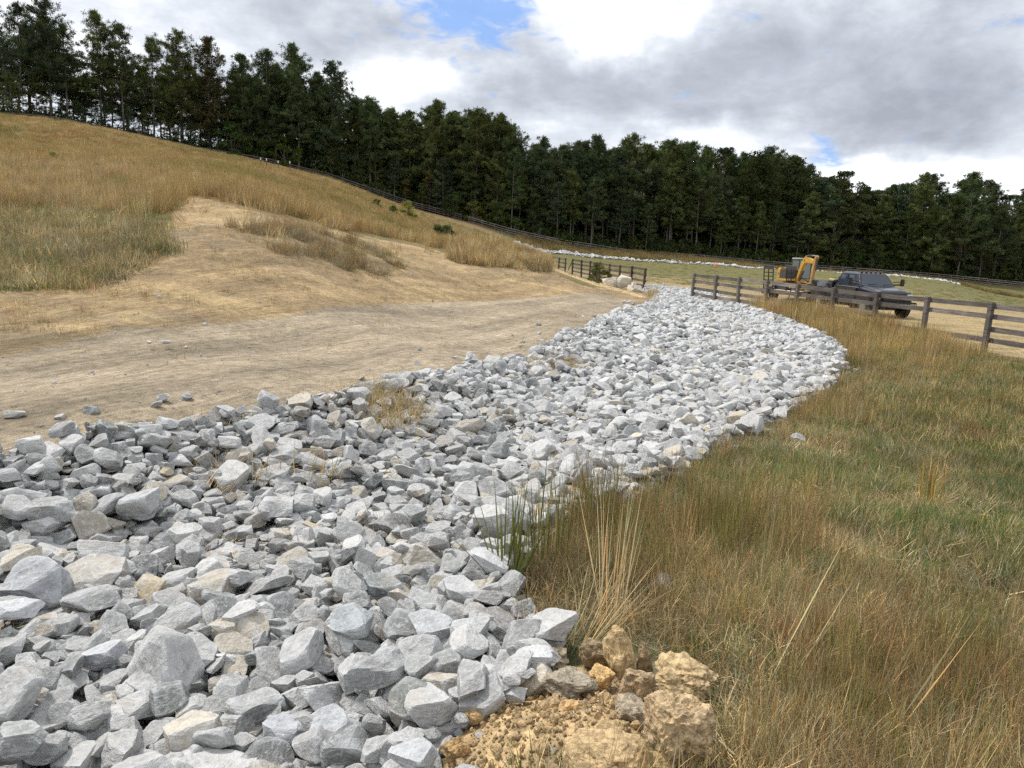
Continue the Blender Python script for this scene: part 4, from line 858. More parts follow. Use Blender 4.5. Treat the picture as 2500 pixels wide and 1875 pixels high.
TN = dict(rust=(.32, .205, .11), tan=(.44, .345, .19), olive=(.245, .235, .085), straw=(.62, .51, .31), green=(.15, .20, .065), grey=(.33, .29, .20), gold=(.44, .33, .155), drk=(.26, .19, .10))
def sample(n, r0_, r1_, a0, a1, pw=0.):
    r_ = np.exp(rng.uniform(math.log(r0_), math.log(r1_), n)) if pw == 0 else (rng.uniform(r0_**pw, r1_**pw, n))**(1/pw); th = rng.uniform(R(a0), R(a1), n); x = r_*np.sin(th); y = r_*np.cos(th); z = zf(x, y); px, py, dz = project(np.column_stack([x, y, z])); return x, y, z, px, py, r_
G = dict(P=[], R=[], S=[], T=[], I=[])
def emit(x, y, z, kind, s, tint, tilt=.08):
    n = len(x)
    if n == 0: return
    a, b = O_[kind]; G['P'].append(np.column_stack([x, y, z])); G['R'].append(np.column_stack([rng.normal(0, tilt, (n, 2)), rng.uniform(0, 6.28, n)])); G['S'].append(s); G['T'].append(tint); G['I'].append(a+rng.integers(0, b, n))
def mixt(names, w, n):
    k = rng.choice(len(names), n, p=np.array(w)/sum(w)); return np.array([TN[q] for q in names])[k]*np.clip(rng.normal(1, .14, n), .6, 1.5)[:, None]
CLAYX = [(1010, 1960), (1090, 1760), (1250, 1660), (1390, 1560), (1500, 1540), (1620, 1580), (1740, 1680), (1790, 1790), (1760, 1960)]
def in_right(x, y, px, py): return (~pip(px, py, ROCK)) & (~pip(px, py, CLAYX)) & ((px > 1190) | (y < 3) & (x > .3)) & ~right_of_fence(x, y) & (x > 0) & (py > 690) & ~((py < 1100) & (px < 1590))
# near right bank
x, y, z, px, py, r_ = sample(16000, 1.25, 9.5, 2, 60, .9); ok = in_right(x, y, px, py); x, y, z, px, py, r_ = [q[ok] for q in (x, y, z, px, py, r_)]; n = len(x); p2 = np.column_stack([x, y])
f1 = .5+.5*fbm(p2*.8, 3, 201); f2 = .5+.5*fbm(p2*1.9, 3, 211); short = sst(px, 1750, 2250)*sst(py, 1650, 1300)*.9+sst(f1, .50, .66)*.8; short = np.clip(short+.35*sst(px, 2250, 2500)*sst(py, 1800, 1500), 0, 1)
q = rng.random(n); isup = (q < .18*(1-short)*(.45+1.1*sst(f2, .42, .6))); isg = (~isup) & (rng.random(n) < .18+.42*short*sst(f2, .4, .6)); isc = ~(isup | isg); bare = sst(.5+.5*fbm(p2*1.3, 3, 219), .56, .66)*.75; kp = rng.random(n) > bare; isup &= kp; isg &= kp; isc &= kp
tu = mixt(['olive', 'rust', 'tan', 'gold'], [.50, .26, .18, .10], n); tc2 = mixt(['tan', 'rust', 'drk', 'grey', 'straw'], [.32, .16, .12, .2, .24], n); tgn = mixt(['green', 'olive', 'grey'], [.55, .25, .25], n)
redz = sst(f2, .56, .68)[:, None]; tc2 = tc2*(1-redz*.4)+np.array(TN['rust'])*redz*.4
hgt = np.clip(.60-.22*short, .32, .8)*(.62+.6*sst(np.hypot(x, y), 2.5, 6))
emit(x[isup], y[isup], z[isup], 'nu', (hgt*rng.uniform(.75, 1.2, n))[isup], tu[isup]); emit(x[isc], y[isc], z[isc], 'nc', rng.uniform(.38, .78, isc.sum())*(1-.40*short[isc]), tc2[isc]); emit(x[isg], y[isg], z[isg], 'ng', rng.uniform(.9, 1.5, isg.sum()), tgn[isg])
k = rng.random(n) < .16; emit(x[k], y[k], z[k]+.03, 'sf', rng.uniform(.4, .9, k.sum()), mixt(['straw', 'grey', 'tan'], [.3, .45, .25], k.sum()), .3)
# middle right bank up to the fence
x, y, z, px, py, r_ = sample(15000, 9, 46, 8, 52, .7); ok = in_right(x, y, px, py); x, y, z, px, py, r_ = [q[ok] for q in (x, y, z, px, py, r_)]; n = len(x); p2 = np.column_stack([x, y]); print('mid grass', n)
f1 = .5+.5*fbm(p2*.35, 3, 221); tall = np.clip(sst(py, 860, 770)*1.0+sst(px, 2060, 1900)*.7+sst(f1, .55, .7)*.3+.55*sst(px, 1500, 1900)*sst(px, 2500, 2150)*sst(py, 930, 830), 0, 1); fd = np.abs((FB-FA)[0]*(y-FA[1])-(FB-FA)[1]*(x-FA[0]))/np.hypot(*(FB-FA)[:2]); nf_ = sst(fd, 4.5, 1.0)*sst(px, 2440, 2230)*sst(px, 1690, 1760); tall = np.clip(tall+nf_, 0, 1); q = rng.random(n); isup = q < tall*.7+.03; isc = (~isup) & (rng.random(n) < .5-.3*sst(px, 1900, 2300)); iss = ~(isup | isc)
tu = mixt(['gold', 'tan', 'rust', 'olive'], [.4, .35, .12, .22], n); tu = tu+(np.array(TN['rust'])*1.1-tu)*(.3*sst(py, 840, 900)*sst(px, 2200, 1950))[:, None]
emit(x[isup], y[isup], z[isup], 'mu', rng.uniform(.55, .95, isup.sum())*(1-.45*sst(py[isup], 790, 950))*(1+.30*nf_[isup]), tu[isup]); emit(x[isc], y[isc], z[isc], 'mc', rng.uniform(.45, .8, isc.sum()), mixt(['tan', 'rust', 'olive', 'grey'], [.4, .22, .22, .2], isc.sum())); emit(x[iss], y[iss], z[iss], 'ms', rng.uniform(.8, 1.4, iss.sum()), mixt(['green', 'olive', 'tan', 'grey'], [.3, .3, .25, .2], iss.sum()))
# hill
HG = [(-600, 490), (0, 515), (200, 512), (330, 535), (430, 515), (455, 480), (560, 492), (700, 528), (900, 572), (1070, 602), (1200, 597), (1340, 610), (1700, 645), (1700, 600), (1350, 560), (1130, 500), (800, 380), (400, 300), (0, 230), (-700, 180)]
x, y, z, px, py, r_ = sample(30000, 18, 128, -52, 16, .55); bY = np.interp(px, *zip(*TY)); ok = pip(px, py, HG) & (y < bY-.5+2*(px < 500)) & (y < 150); x, y, z, px, py, r_ = [q[ok] for q in (x, y, z, px, py, r_)]; n = len(x); print('hill grass', n)
p2 = np.column_stack([x, y]); f1 = .5+.5*fbm(p2*.10, 3, 231); f2 = .5+.5*fbm(p2*.3, 3, 241); tu = mixt(['gold', 'tan', 'rust', 'olive'], [.5, .3, .1, .12], n); tu = tu+(np.array(TN['olive'])-tu)*(.5*sst(f1, .52, .66))[:, None]; tu = tu+(np.array((.44, .27, .14))-tu)*(.45*sst(f2, .52, .66))[:, None]
pale_left = sst(px, 450, 150)*sst(py, 380, 430); tu = tu+(np.array((.50, .40, .28))-tu)*(.5*pale_left)[:, None]; c_ = y < 48  # paler straw tone towards the lower left of the hill grass
emit(x[c_], y[c_], z[c_], 'mu', rng.uniform(.45, .8, c_.sum()), tu[c_]*.95); emit(x[~c_], y[~c_], z[~c_], 'fu', rng.uniform(.35, .62, (~c_).sum())*(1-.3*sst(y[~c_], 95, 110)), tu[~c_])
# denser near band of the hill grass, with a ragged lower edge
x, y, z, px, py, r_ = sample(12000, 14, 48, -50, 4, .6); ok = pip(px+20*fbm(np.column_stack([x, y])*.6, 3, 8), py+14*fbm(np.column_stack([x, y])*.7, 3, 9), HG); x, y, z, px, py = [q[ok] for q in (x, y, z, px, py)]; n = len(x)
emit(x, y, z, 'mu', rng.uniform(.4, .8, n), mixt(['gold', 'tan', 'rust', 'olive', 'straw'], [.4, .3, .1, .12, .12], n), .14); k = rng.random(n) < .5; emit(x[k], y[k], z[k], 'mc', rng.uniform(.9, 1.5, k.sum()), mixt(['tan', 'straw', 'rust'], [.5, .3, .2], k.sum()))
x, y, z, px, py, r_ = sample(5000, 14, 46, -45, 0, .8); ok = pip(px, py, [(-100, 400), (200, 390), (350, 430), (460, 500), (400, 545), (180, 560), (-100, 540)]) & (fbm(np.column_stack([x, y])*.6, 3, 93) > .0) & (rng.random(len(px)) < .5); n = int(ok.sum()); emit(x[ok], y[ok], z[ok], 'mu', rng.uniform(.45, .85, n), mixt(['straw', 'tan', 'grey'], [.5, .3, .2], n), .4)
x, y, z, px, py, r_ = sample(2500, 12, 40, -45, 8, .9); ok = (pip(px, py, GREENL) | pip(px, py, ISLE) | pip(px, py, TRACK)) & (rng.random(len(px)) < .10); n = int(ok.sum()); emit(x[ok], y[ok], z[ok], 'mu', rng.uniform(.3, .7, n), mixt(['straw', 'tan', 'rust'], [.4, .4, .2], n), .45)
# green flattened grass on the left, weeds island and grass on the bank by the fence
x, y, z, px, py, r_ = sample(9000, 11, 34, -45, 0, .8); jj = 30*fbm(np.column_stack([x, y])*.7, 3, 92); ok = pip(px+jj*2, py+jj, GREENL) | pip(px, py+20, GREENL) & (rng.random(len(px)) < .6); x1, y1, z1 = x[ok], y[ok], z[ok]; n = len(x1)
q = rng.random(n); a_ = q < .5; emit(x1[a_], y1[a_], z1[a_], 'ms', rng.uniform(.8, 1.5, a_.sum()), mixt(['green', 'olive', 'grey', 'tan'], [.2, .2, .4, .3], a_.sum())); a_ = ~a_; emit(x1[a_], y1[a_], z1[a_], 'mc', rng.uniform(.5, 1.1, a_.sum()), mixt(['tan', 'grey', 'straw', 'olive'], [.35, .3, .2, .2], a_.sum()))
jj = 26*fbm(np.column_stack([x, y])*.8, 3, 95); ok = pip(px+jj*2, py+jj, ISLE) & (fbm(np.column_stack([x, y])*1.1, 3, 96) > -.10); x1, y1, z1 = x[ok], y[ok], z[ok]; n = len(x1); emit(x1, y1, z1, 'mc', rng.uniform(.35, .8, n), mixt(['tan', 'grey', 'olive', 'rust'], [.35, .4, .10, .25], n), .25); k = rng.random(n) < .40; emit(x1[k], y1[k], z1[k], 'mu', rng.uniform(.3, .62, k.sum()), mixt(['grey', 'rust', 'drk'], [.4, .3, .3], k.sum()), .25)
x, y, z, px, py, r_ = sample(9000, 24, 46, -8, 8, 1.); ok = pip(px, py, TUFTZ); kk = fbm(np.column_stack([x, y])*.8, 3, 91); ok &= kk > -.12; x1, y1, z1 = x[ok], y[ok], z[ok]; n = len(x1); emit(x1, y1, z1, 'mu', rng.uniform(.35, 1.0, n)*(.7+.9*np.clip(kk[ok], 0, .5)), mixt(['tan', 'straw', 'gold', 'drk'], [.35, .25, .2, .2], n), .2); emit(x1, y1, z1, 'mc', rng.uniform(.7, 1.2, n), mixt(['tan', 'drk', 'straw'], [.4, .3, .3], n), .2)
# field: short grass, and long grass in front of the far fence
x, y, z, px, py, r_ = sample(9000, 25, 150, 6, 45, .5); bY = np.interp(px, *zip(*TY)); ok = right_of_fence(x, y) & (y < bY+1) & (y > 24) & (px > 1400) & (py > 600); x, y, z, px, py = [q[ok] for q in (x, y, z, px, py)]; bY = bY[ok]; n = len(x)
edge = y > bY-14; emit(x[edge], y[edge], z[edge], 'fu', rng.uniform(.5, 1.0, edge.sum()), mixt(['olive', 'tan', 'rust'], [.45, .35, .2], edge.sum())*.85); e2 = ~edge & (rng.random(n) < .6) & (y > 60); emit(x[e2], y[e2], z[e2], 'fs', rng.uniform(.25, .5, e2.sum()), mixt(['green', 'olive', 'tan'], [.4, .4, .3], e2.sum()))
ex, ey, ez, px, py, r_ = sample(16000, 118, 156, 0, 42, 1.); bY = np.interp(px, *zip(*TY)); st_y = np.interp(ex, STRIP[:, 0], STRIP[:, 1]); ok = (ey > st_y+2.0) & (ey < bY+3) & (px > 1150); emit(ex[ok], ey[ok], ez[ok], 'fu', rng.uniform(.55, 1.1, ok.sum()), mixt(['olive', 'tan', 'rust', 'gold'], [.35, .35, .2, .2], ok.sum())*.85)
# straw litter on the dirt and between stones
x, y, z, px, py, r_ = sample(26000, 4, 44, -45, 14, .75); ok = (pip(px, py, DIRT) & ~pip(px, py, ROAD)) | pip(px, py, ROAD) & (rng.random(len(px)) < .08) | pip(px, py, MOUND) & (y > 30); lf = .5+.5*fbm(np.column_stack([x, y])*np.array([.5, 1.4]), 3, 261); ok &= rng.random(len(px)) < (sst(lf, .45, .64)*.62+.05); x1, y1, z1 = x[ok], y[ok], z[ok]; n = len(x1); print('straw', n)
emit(x1, y1, z1+.015, 'sf', rng.uniform(.3, .85, n), mixt(['straw', 'tan', 'drk', 'grey'], [.25, .3, .4, .2], n))
rk2 = rng.integers(0, len(RK), 260); emit(RK[rk2, 0], RK[rk2, 1], H[hh_i[rk2], hx_i[rk2]]+.0, 'sf', rng.uniform(.4, .8, 260), mixt(['straw', 'tan'], [.5, .5], 260))
for (cx_, cy_, kn) in ((905, 960, 16), (950, 975, 12), (1330, 850, 7), (1370, 845, 6), (590, 1080, 5)):
    p = atZ(cx_, cy_, .98); n = kn; emit(p[0]+rng.normal(0, .22, n), p[1]+rng.normal(0, .16, n), np.full(n, zf(p[0], p[1])[0]+.13), 'nc', rng.uniform(.7, 1.2, n), mixt(['gold', 'straw'], [.5, .5], n), .3)
GA = {k: np.concatenate(v) for k, v in G.items()}; GA['T'] = GA['T']*np.array([.88, .875, .82]); print('grass clumps', len(GA['P']))
o = scatter('grass', [proto('x', m) for m in GP], GA['P'], GA['R'], GA['S'], GA['T'], GA['I']); tag(o, 'dry tan, rusty and olive grass over the banks, hill and field', 'grass', kind='stuff')
# grass tufts that stand alone
def tuft(px, py, z, meshes, tint, label, name='grass_tuft', rot=(0, 0, 0), s=1.):
    p = atZ(px, py, z); z0 = zf(p[0], p[1])[0]; p = atZ(px, py, z0); o = newobj(name, meshes); o.location = (p[0], p[1], z0-.02); o.rotation_euler = rot; o.scale = (s,)*3; o.color = (*tint, 1); tag(o, label, 'grass tuft')
MO = MGRASS_O
tuft(1490, 1535, .8, clump(311, 26, .50, .80, .06, .0052, .09, .10, 1.3, 6, MO), (.72, .57, .33), 'tuft of pale straw stalks standing upright above the dark clod')
tuft(1400, 1590, .8, clump(312, 36, .34, .62, .06, .005, .30, .5, 0, 6, MO), (.68, .53, .30), 'pale straw stalks leaning over towards the right beside the whitish rock', rot=(0, .75, .5))
tuft(1240, 1440, .78, clump(303, 34, .40, .72, .05, .012, .20, .12, 1.0, 6, MO), (.17, .19, .06), 'dark green stalks fanned out against the white rocks')
tuft(1330, 1400, .78, clump(304, 34, .40, .75, .14, .0075, .14, .10, 1.5, 6, MO), (.19, .18, .07), 'thin dark seed stalks in front of the white rocks')
tuft(1480, 1290, .78, clump(305, 40, .30, .62, .16, .0055, .16, .14, 1.4, 5, MO), (.24, .20, .09), 'brown-green stalks at the grass edge by the yellow stones')
tuft(2265, 1235, .7, clump(306, 26, .30, .5, .07, .009, .08, .10, 1.4, 5, MO), (.36, .27, .09), 'upright golden-green tuft in the short grass at right')
tuft(1870, 1700, .86, clump(307, 8, .6, .85, .05, .0045, .2, .1, 1.6, 6, MO), (.42, .32, .16), 'long tan stalks leaning right across the foreground grass', rot=(.1, .75, .7))
tuft(2080, 1850, .86, clump(308, 6, .6, .9, .05, .0045, .15, .1, 1.6, 6, MO), (.36, .25, .12), 'long rusty stalks leaning right near the bottom edge', rot=(.15, .8, .8))
def weed(px, py, Y, h, tint, label, n, ms):
    p = atY(px, py, Y); z0 = float(zf(p[0], p[1])[0]); r_ = put_tree('bush', ms, p[0], p[1], h, 4.0, tint, 'weed_bush', label, 'plant', 'weeds and young trees on the hill')
weed(1000, 512, 100, 2.3, (.30, .30, .08), 'yellow-flowering weed near the hill fence', 1, BUSH[0]); weed(130, 405, 40, .7, (.26, .26, .08), 'yellow-green bushy weed on the left of the hill', 1, BUSH[1]); weed(240, 430, 38, .5, (.16, .17, .06), 'small green weed on the left of the hill', 1, BUSH[2])
for i, (px, py, h) in enumerate(((1065, 560, 2.2), (1090, 552, 2.8), (1110, 556, 2.6), (1130, 562, 2.2), (960, 530, 1.6), (920, 515, 1.5))): weed(px, py, 82, h*.75, (.12, .15, .06), ('bright green young pine, %s of the cluster below the hill fence' % ('leftmost', 'tallest', 'second from right', 'rightmost')[i]) if i < 4 else ('low green bush %s the green cluster' % ('just left of', 'farther left of')[i-4]), 1, BUSH[i % 3])
weed(1460, 665, 44, 1.3, (.13, .14, .06), 'grey-green weed growing through the dark fence', 1, BUSH[1]); weed(1490, 668, 46, .9, (.14, .14, .06), 'smaller weed under the dark fence rails', 1, BUSH[2])

# ------------------------------------------------------------------ cone
p = atY(1747, 656.5, 116); z0 = float(zf(p[0], p[1])[0]); cn = tag(empty('traffic_cone', (p[0], p[1], z0+.05)), 'orange traffic cone with a white band at the far edge of the field', 'cone'); OR = simple('cone_orange', (.85, .16, .04), .5)
MB().cyl((0, 0, .04), (0, 0, .80), .20, 20, .045).build('cone_body', OR, cn); MB().box((0, 0, .02), (.50, .50, .05)).build('base', OR, cn, .01); MB().cyl((0, 0, .44), (0, 0, .60), .128, 20, .097).build('white_band', simple('cone_white', (.8, .8, .8), .4), cn)

# ------------------------------------------------------------------ pickup truck (local: nose points to -Y)
BLK = simple('black_paint', (.012, .014, .019), .22, 0, coat=.35, spec=.4); BLKM = simple('black_plastic', (.022, .022, .024), .6); GLS = simple('tinted_glass', (.02, .03, .045), .04, 0, coat=.2, spec=.6); RUB = simple('rubber', (.022, .021, .02), .9, bump=.3, bscale=60); CHR = simple('chrome', (.62, .63, .65), .16, 1.); SIL = simple('rim_alloy', (.5, .5, .52), .3, 1.)
tx, ty_ = 17.05, 33.3; tz = float(zf(tx, ty_+3)[0]); tr = tag(empty('pickup_truck', (tx, ty_, tz+.0), R(4)), 'black crew-cab pickup truck parked behind the board fence', 'truck')
def sec(y, w, zb, zt): h = [(w*.93, zb), (w, zb+.13), (w, zt-.26), (w*.955, zt-.09), (w*.86, zt-.012), (w*.55, zt+.012)]; return [(a, y, b) for a, b in h]+[(-a, y, b) for a, b in h[::-1]]
m = MB(); m.ring_loft([sec(.22, .78, .60, 1.10), sec(.30, .88, .55, 1.18), sec(.70, .93, .53, 1.25), sec(1.3, .95, .53, 1.31), sec(1.75, .96, .50, 1.35), sec(3.2, .97, .50, 1.38), sec(3.98, .965, .50, 1.38)]); body = m.build('body', BLK, tr, smooth=False); body.data.polygons.foreach_set('use_smooth', [True]*len(body.data.polygons)); mo = body.modifiers.new('b', 'EDGE_SPLIT'); mo.split_angle = R(32)
m = MB(); m.ring_loft([[(-.62, .34, 1.18), (.62, .34, 1.18), (.70, .9, 1.25), (-.70, .9, 1.25)], [(-.52, .40, 1.23), (.52, .40, 1.23), (.60, .9, 1.315), (-.60, .9, 1.315)]]); m.ring_loft([[(-.70, .9, 1.25), (.70, .9, 1.25), (.74, 1.70, 1.32), (-.74, 1.70, 1.32)], [(-.60, .9, 1.315), (.60, .9, 1.315), (.66, 1.70, 1.385), (-.66, 1.70, 1.385)]]); m.build('hood', BLK, tr)
lo = [(-.86, 1.70, 1.34), (.86, 1.70, 1.34), (.90, 3.92, 1.34), (-.90, 3.92, 1.34)]; mid = [(-.68, 2.22, 1.90), (.68, 2.22, 1.90), (.72, 3.74, 1.92), (-.72, 3.74, 1.92)]; top_ = [(-.56, 2.40, 1.99), (.56, 2.40, 1.99), (.60, 3.62, 2.01), (-.60, 3.62, 2.01)]
m = MB(); m.ring_loft([lo, mid, top_]); m.build('cab', BLK, tr, .012)
def lerp3(a, b, t): return tuple(a[i]*(1-t)+b[i]*t for i in range(3))
def panel(a, b, c, d_, n, off, mat, name, th=.012, parent=None):
    q = [Vector(v)+Vector(n)*off for v in (a, b, c, d_)]; m = MB(); m.slab(q, th); return m.build(name, mat, parent or tr)
f0, f1_, f2_, f3 = lo[0], lo[1], mid[1], mid[0]
def bil(u, v): return lerp3(lerp3(f0, f1_, u), lerp3(f3, f2_, u), v)
nf = (Vector(f1_)-Vector(f0)).cross(Vector(f3)-Vector(f0)).normalized(); nf = nf if nf.y < 0 else -nf; panel(bil(.05, .05), bil(.95, .05), bil(.93, .93), bil(.07, .93), nf, .004, GLS, 'windshield', .01)
for s in (-1, 1):
    a, b, c, d_ = [(s*abs(v[0]), v[1], v[2]) for v in (lo[1], lo[2], mid[2], mid[1])]
    def bs(u, v): return lerp3(lerp3(a, b, u), lerp3(d_, c, u), v)
    ns = (Vector(b)-Vector(a)).cross(Vector(d_)-Vector(a)).normalized(); ns = ns if ns.x*s > 0 else -ns
    for (u0_, u1, nm) in ((.16, .50, 'side_window'), (.55, .92, 'side_window')):
        q = [bs(u0_, .10), bs(u1, .10), bs(u1-.01, .88), bs(u0_+(.03 if u0_ < .3 else 0), .88)]; q = q if s > 0 else q[::-1]; panel(*q, ns, .004 if s > 0 else .004, GLS, nm, .01)
    # mirrors on arms
    mr = MB().box((s*1.27, 1.85, 1.56), (.17, .10, .33)).build('mirror', BLKM, tr, .02); MB().cyl((s*.86, 1.92, 1.44), (s*1.22, 1.85, 1.46), .035, 10).build('mirror_arm', BLKM, mr); MB().cyl((s*.84, 1.92, 1.56), (s*1.22, 1.85, 1.60), .02, 8).build('mirror_arm', BLKM, mr)
    dr = MB().box((s*.975, 2.35, .95), (.015, 1.05, .62)).build('door', BLK, tr, .006); MB().box((s*.992, 2.78, 1.14), (.02, .16, .035)).build('door_handle', BLKM, dr, .005)
    dr = MB().box((s*.975, 3.40, .95), (.015, 1.02, .62)).build('door', BLK, tr, .006); MB().box((s*.992, 3.82, 1.14), (.02, .14, .035)).build('door_handle', BLKM, dr, .005)
    hl = MB().box((s*.70, .235, 1.0), (.28, .10, .17)).build('headlight', simple('headlight_glass', (.7, .72, .75), .08, 0, coat=1), tr, .02); MB().box((s*.78, .215, .86), (.20, .08, .07)).build('turn_lamp', simple('amber', (.8, .3, .04), .3), hl, .01)
    for (wy, rr3, ww) in ((.98, .41, .28), (5.02, .41, .50)):
        MB().cyl((s*.80, wy, .50), (s*(1.0+(.1 if wy > 3 else 0)), wy, .50), .52, 28).build('arch_shade_disc', BLKM, tr)  # black disc proud of the body imitates the shaded arch recess
        wh = tag(empty('wheel', (0, 0, 0)), None); wh.parent = tr; x1_ = s*(1.02 if wy < 3 else 1.16)
        MB().cyl((x1_-s*ww, wy, .41), (x1_, wy, .41), rr3, 30).build('tyre', RUB, wh, .03); MB().cyl((x1_-s*.04, wy, .41), (x1_+s*.015, wy, .41), .24, 20).build('rim', SIL if wy > 3 else SIL, wh, .012)
    m = MB(); rings = []          # rear fender of the bed with its flare
    for yy, fl in ((4.12, 0), (4.4, .03), (4.65, .13), (5.0, .16), (5.4, .13), (5.7, .03), (6.3, 0)):
        rings.append([(s*.70, yy, .55), (s*(1.0+fl), yy, .62), (s*(.98+fl), yy, 1.06+fl*.8), (s*(.98+fl*.2), yy, 1.36), (s*.95, yy, 1.46), (s*.82, yy, 1.46), (s*.80, yy, .75)])
    m.ring_loft(rings); m.build('bed_side', BLK, tr)
MB().box((0, .19, .93), (1.10, .08, .36)).build('grille', BLKM, tr, .02)
gr = MB(); [gr.box((0, .145, .80+.085*k), (1.10, .02, .018)) for k in range(4)]; gr.build('grille_bars', simple('grille_dark', (.05, .05, .055), .35, .8), tr)
MB().box((0, .10, .62), (1.96, .20, .24)).build('front_bumper', BLKM, tr, .04); MB().box((.78, -.01, .62), (.30, .02, .10)).build('bumper_trim', CHR, tr, .004); MB().box((-.78, -.01, .62), (.30, .02, .10)).build('bumper_trim', CHR, tr, .004)
for k in range(5): MB().box((-.46+.23*k, 2.40, 2.01), (.10, .12, .04)).build('marker_light', simple('marker_amber', (.30, .12, .04), .25, 0, coat=.8), tr, .012)
for s in (-.45, .30): MB().bar((s, 1.76, 1.44), (s+.46, 1.79, 1.46), .02, .015).build('wiper', BLKM, tr)
MB().box((0, 5.2, .74), (1.62, 2.2, .05)).build('bed_floor', BLKM, tr); MB().box((0, 6.30, 1.1), (1.64, .07, .68)).build('tailgate', BLK, tr, .015); MB().box((0, 4.14, 1.1), (1.64, .05, .66)).build('bed_front', BLK, tr)
MB().box((.50, 5.15, 1.50), (.42, 1.75, .38)).build('tool_box', BLKM, tr, .02); MB().box((0, 4.32, 1.46), (1.5, .30, .20)).build('tool_box', BLKM, tr, .02); MB().box((0, 3.2, .42), (.9, 5.0, .18)).build('chassis', BLKM, tr); MB().box((0, 6.45, .60), (1.8, .2, .14)).build('rear_bumper', BLKM, tr, .02)
tp = MB(); tp.box((0, 0, 0), (.14, .85, .05), (0.1, 0, .45)); o = tp.build('timber_plank', simple('plank', (.66, .57, .33), .7, var=.2)); o.location = (tx-.75, ty_+4.75, tz+1.52); tag(o, 'short yellowish timber plank lying across the pickup bed rail', 'plank')

# ------------------------------------------------------------------ trailer
qx_, qy_ = 20.2, 51.6; qz = float(zf(17.7, 47.5)[0]); tl = tag(empty('equipment_trailer', (qx_, qy_, qz), R(147)), 'black flatbed trailer with two upright ramps carrying the excavator', 'trailer')
MB().box((0, 4.0, .66), (2.05, 7.4, .05)).build('deck', simple('deck_boards', (.50, .43, .31), .85, var=.25), tl); m = MB(); m.box((-1.08, 4.0, .60), (.10, 7.5, .16)); m.box((1.08, 4.0, .60), (.10, 7.5, .16)); m.box((0, .28, .60), (2.1, .10, .16)); m.box((0, 7.75, .58), (2.1, .12, .2)); [m.box((0, 1+q, .56), (2.1, .06, .10)) for q in range(7)]; m.build('frame', BLKM, tl, .01)
m = MB(); m.bar((-.9, .3, .56), (0, -.95, .52), .09, .12); m.bar((.9, .3, .56), (0, -.95, .52), .09, .12); m.cyl((0, -.55, .1), (0, -.55, .9), .045, 10); m.build('tongue', BLKM, tl)
for s in (-1, 1):
    for wy in (4.1, 5.0):
        wh = empty('wheel'); wh.parent = tl; MB().cyl((s*1.02, wy, .37), (s*1.27, wy, .37), .37, 26).build('tyre', RUB, wh, .025); MB().cyl((s*1.24, wy, .37), (s*1.285, wy, .37), .2, 16).build('rim', SIL, wh, .01)
    MB().prism([(3.6, .68), (3.75, .84), (5.35, .84), (5.5, .68), (5.5, .72), (5.37, .88), (3.73, .88), (3.6, .72)], s*1.02, s*1.30).build('fender', BLKM, tl)
    rp_ = MB(); x_ = s*.66                      # stand-up loading ramp, a ladder with a plate on top
    for dx in (-.27, 0, .27): rp_.bar((x_+dx, 7.92, .62), (x_+dx, 8.28, 2.02), .05, .07)
    for k in range(7): t_ = k/6.2; rp_.bar((x_-.27, 7.92+.36*t_, .64+1.40*t_), (x_+.27, 7.92+.36*t_, .64+1.40*t_), .035, .05)
    rp_.build('ramp', BLKM, tl); MB().box((x_, 8.33, 2.10), (.60, .05, .22), (-.25, 0, 0)).build('ramp_toe', simple('ramp_grey', (.10, .10, .105), .6), tl)
MB().bar((-1.0, 8.2, .1), (-1.0, 7.7, .62), .05, .05).build('jack_leg', BLKM, tl); MB().bar((-.6, 8.3, .1), (-.6, 7.75, .6), .05, .05).build('jack_leg', BLKM, tl)

# ------------------------------------------------------------------ excavator (faces -Y like the pickup)
YEL = simple('excavator_yellow', (.52, .30, .05), .42, bump=.1, var=.12, vscale=2); EDK = simple('excavator_dark', (.05, .052, .058), .5); EGL = simple('cab_glass', (.10, .135, .14), .05, 0, coat=.4, spec=.8); TRK = simple('track_rubber', (.05, .045, .04), .9); STL = simple('worn_steel', (.30, .22, .15), .6, .4, var=.3); GRY = simple('cab_roof_grey', (.55, .58, .58), .5)
ex_, ey_, ez_ = 17.72, 47.75, qz+.69; ex0 = tag(empty('mini_excavator', (ex_, ey_, ez_), R(3)), 'yellow compact excavator with a dark cab loaded on the trailer', 'excavator'); ex0.scale = (.88,)*3
for s in (-1, 1):
    trk = MB(); yz = [(-1.0, .02), (1.0, .02), (1.2, .14), (1.25, .27), (1.18, .42), (1.0, .52), (-1.0, .52), (-1.18, .42), (-1.25, .27), (-1.2, .14)]; trk.prism(yz, s*.55, s*.95); k_ = trk.build('track', TRK, ex0, .015)
    w_ = MB(); [w_.cyl((s*.94, yy, .27), (s*.975, yy, .27), .17 if abs(yy) > .9 else .10, 16) for yy in (-.95, -.5, 0, .5, .95)]; w_.build('track_rollers', EDK, k_)
MB().box((0, 0, .42), (1.1, 1.3, .30)).build('undercarriage', EDK, ex0, .03); MB().cyl((0, 0, .52), (0, 0, .64), .42, 24).build('turntable', EDK, ex0)
MB().prism([(-1.62, .12), (-1.55, .10), (-1.42, .30), (-1.55, .50), (-1.62, .50), (-1.52, .30)], -.93, .93).build('blade', YEL, ex0)
MB().box((0, .15, .72), (1.72, 1.9, .16)).build('house_base', YEL, ex0, .03)
cw = MB(); pl2 = [(-.86, .55), (-.86, .95), (-.62, 1.22), (0, 1.32), (.62, 1.22), (.86, .95), (.86, .55)]; cw.ring_loft([[(a, b, .80) for a, b in pl2], [(a, b, 1.42) for a, b in pl2], [(a*.93, b*.96, 1.55) for a, b in pl2]]); cw.build('counterweight', YEL, ex0, .02)
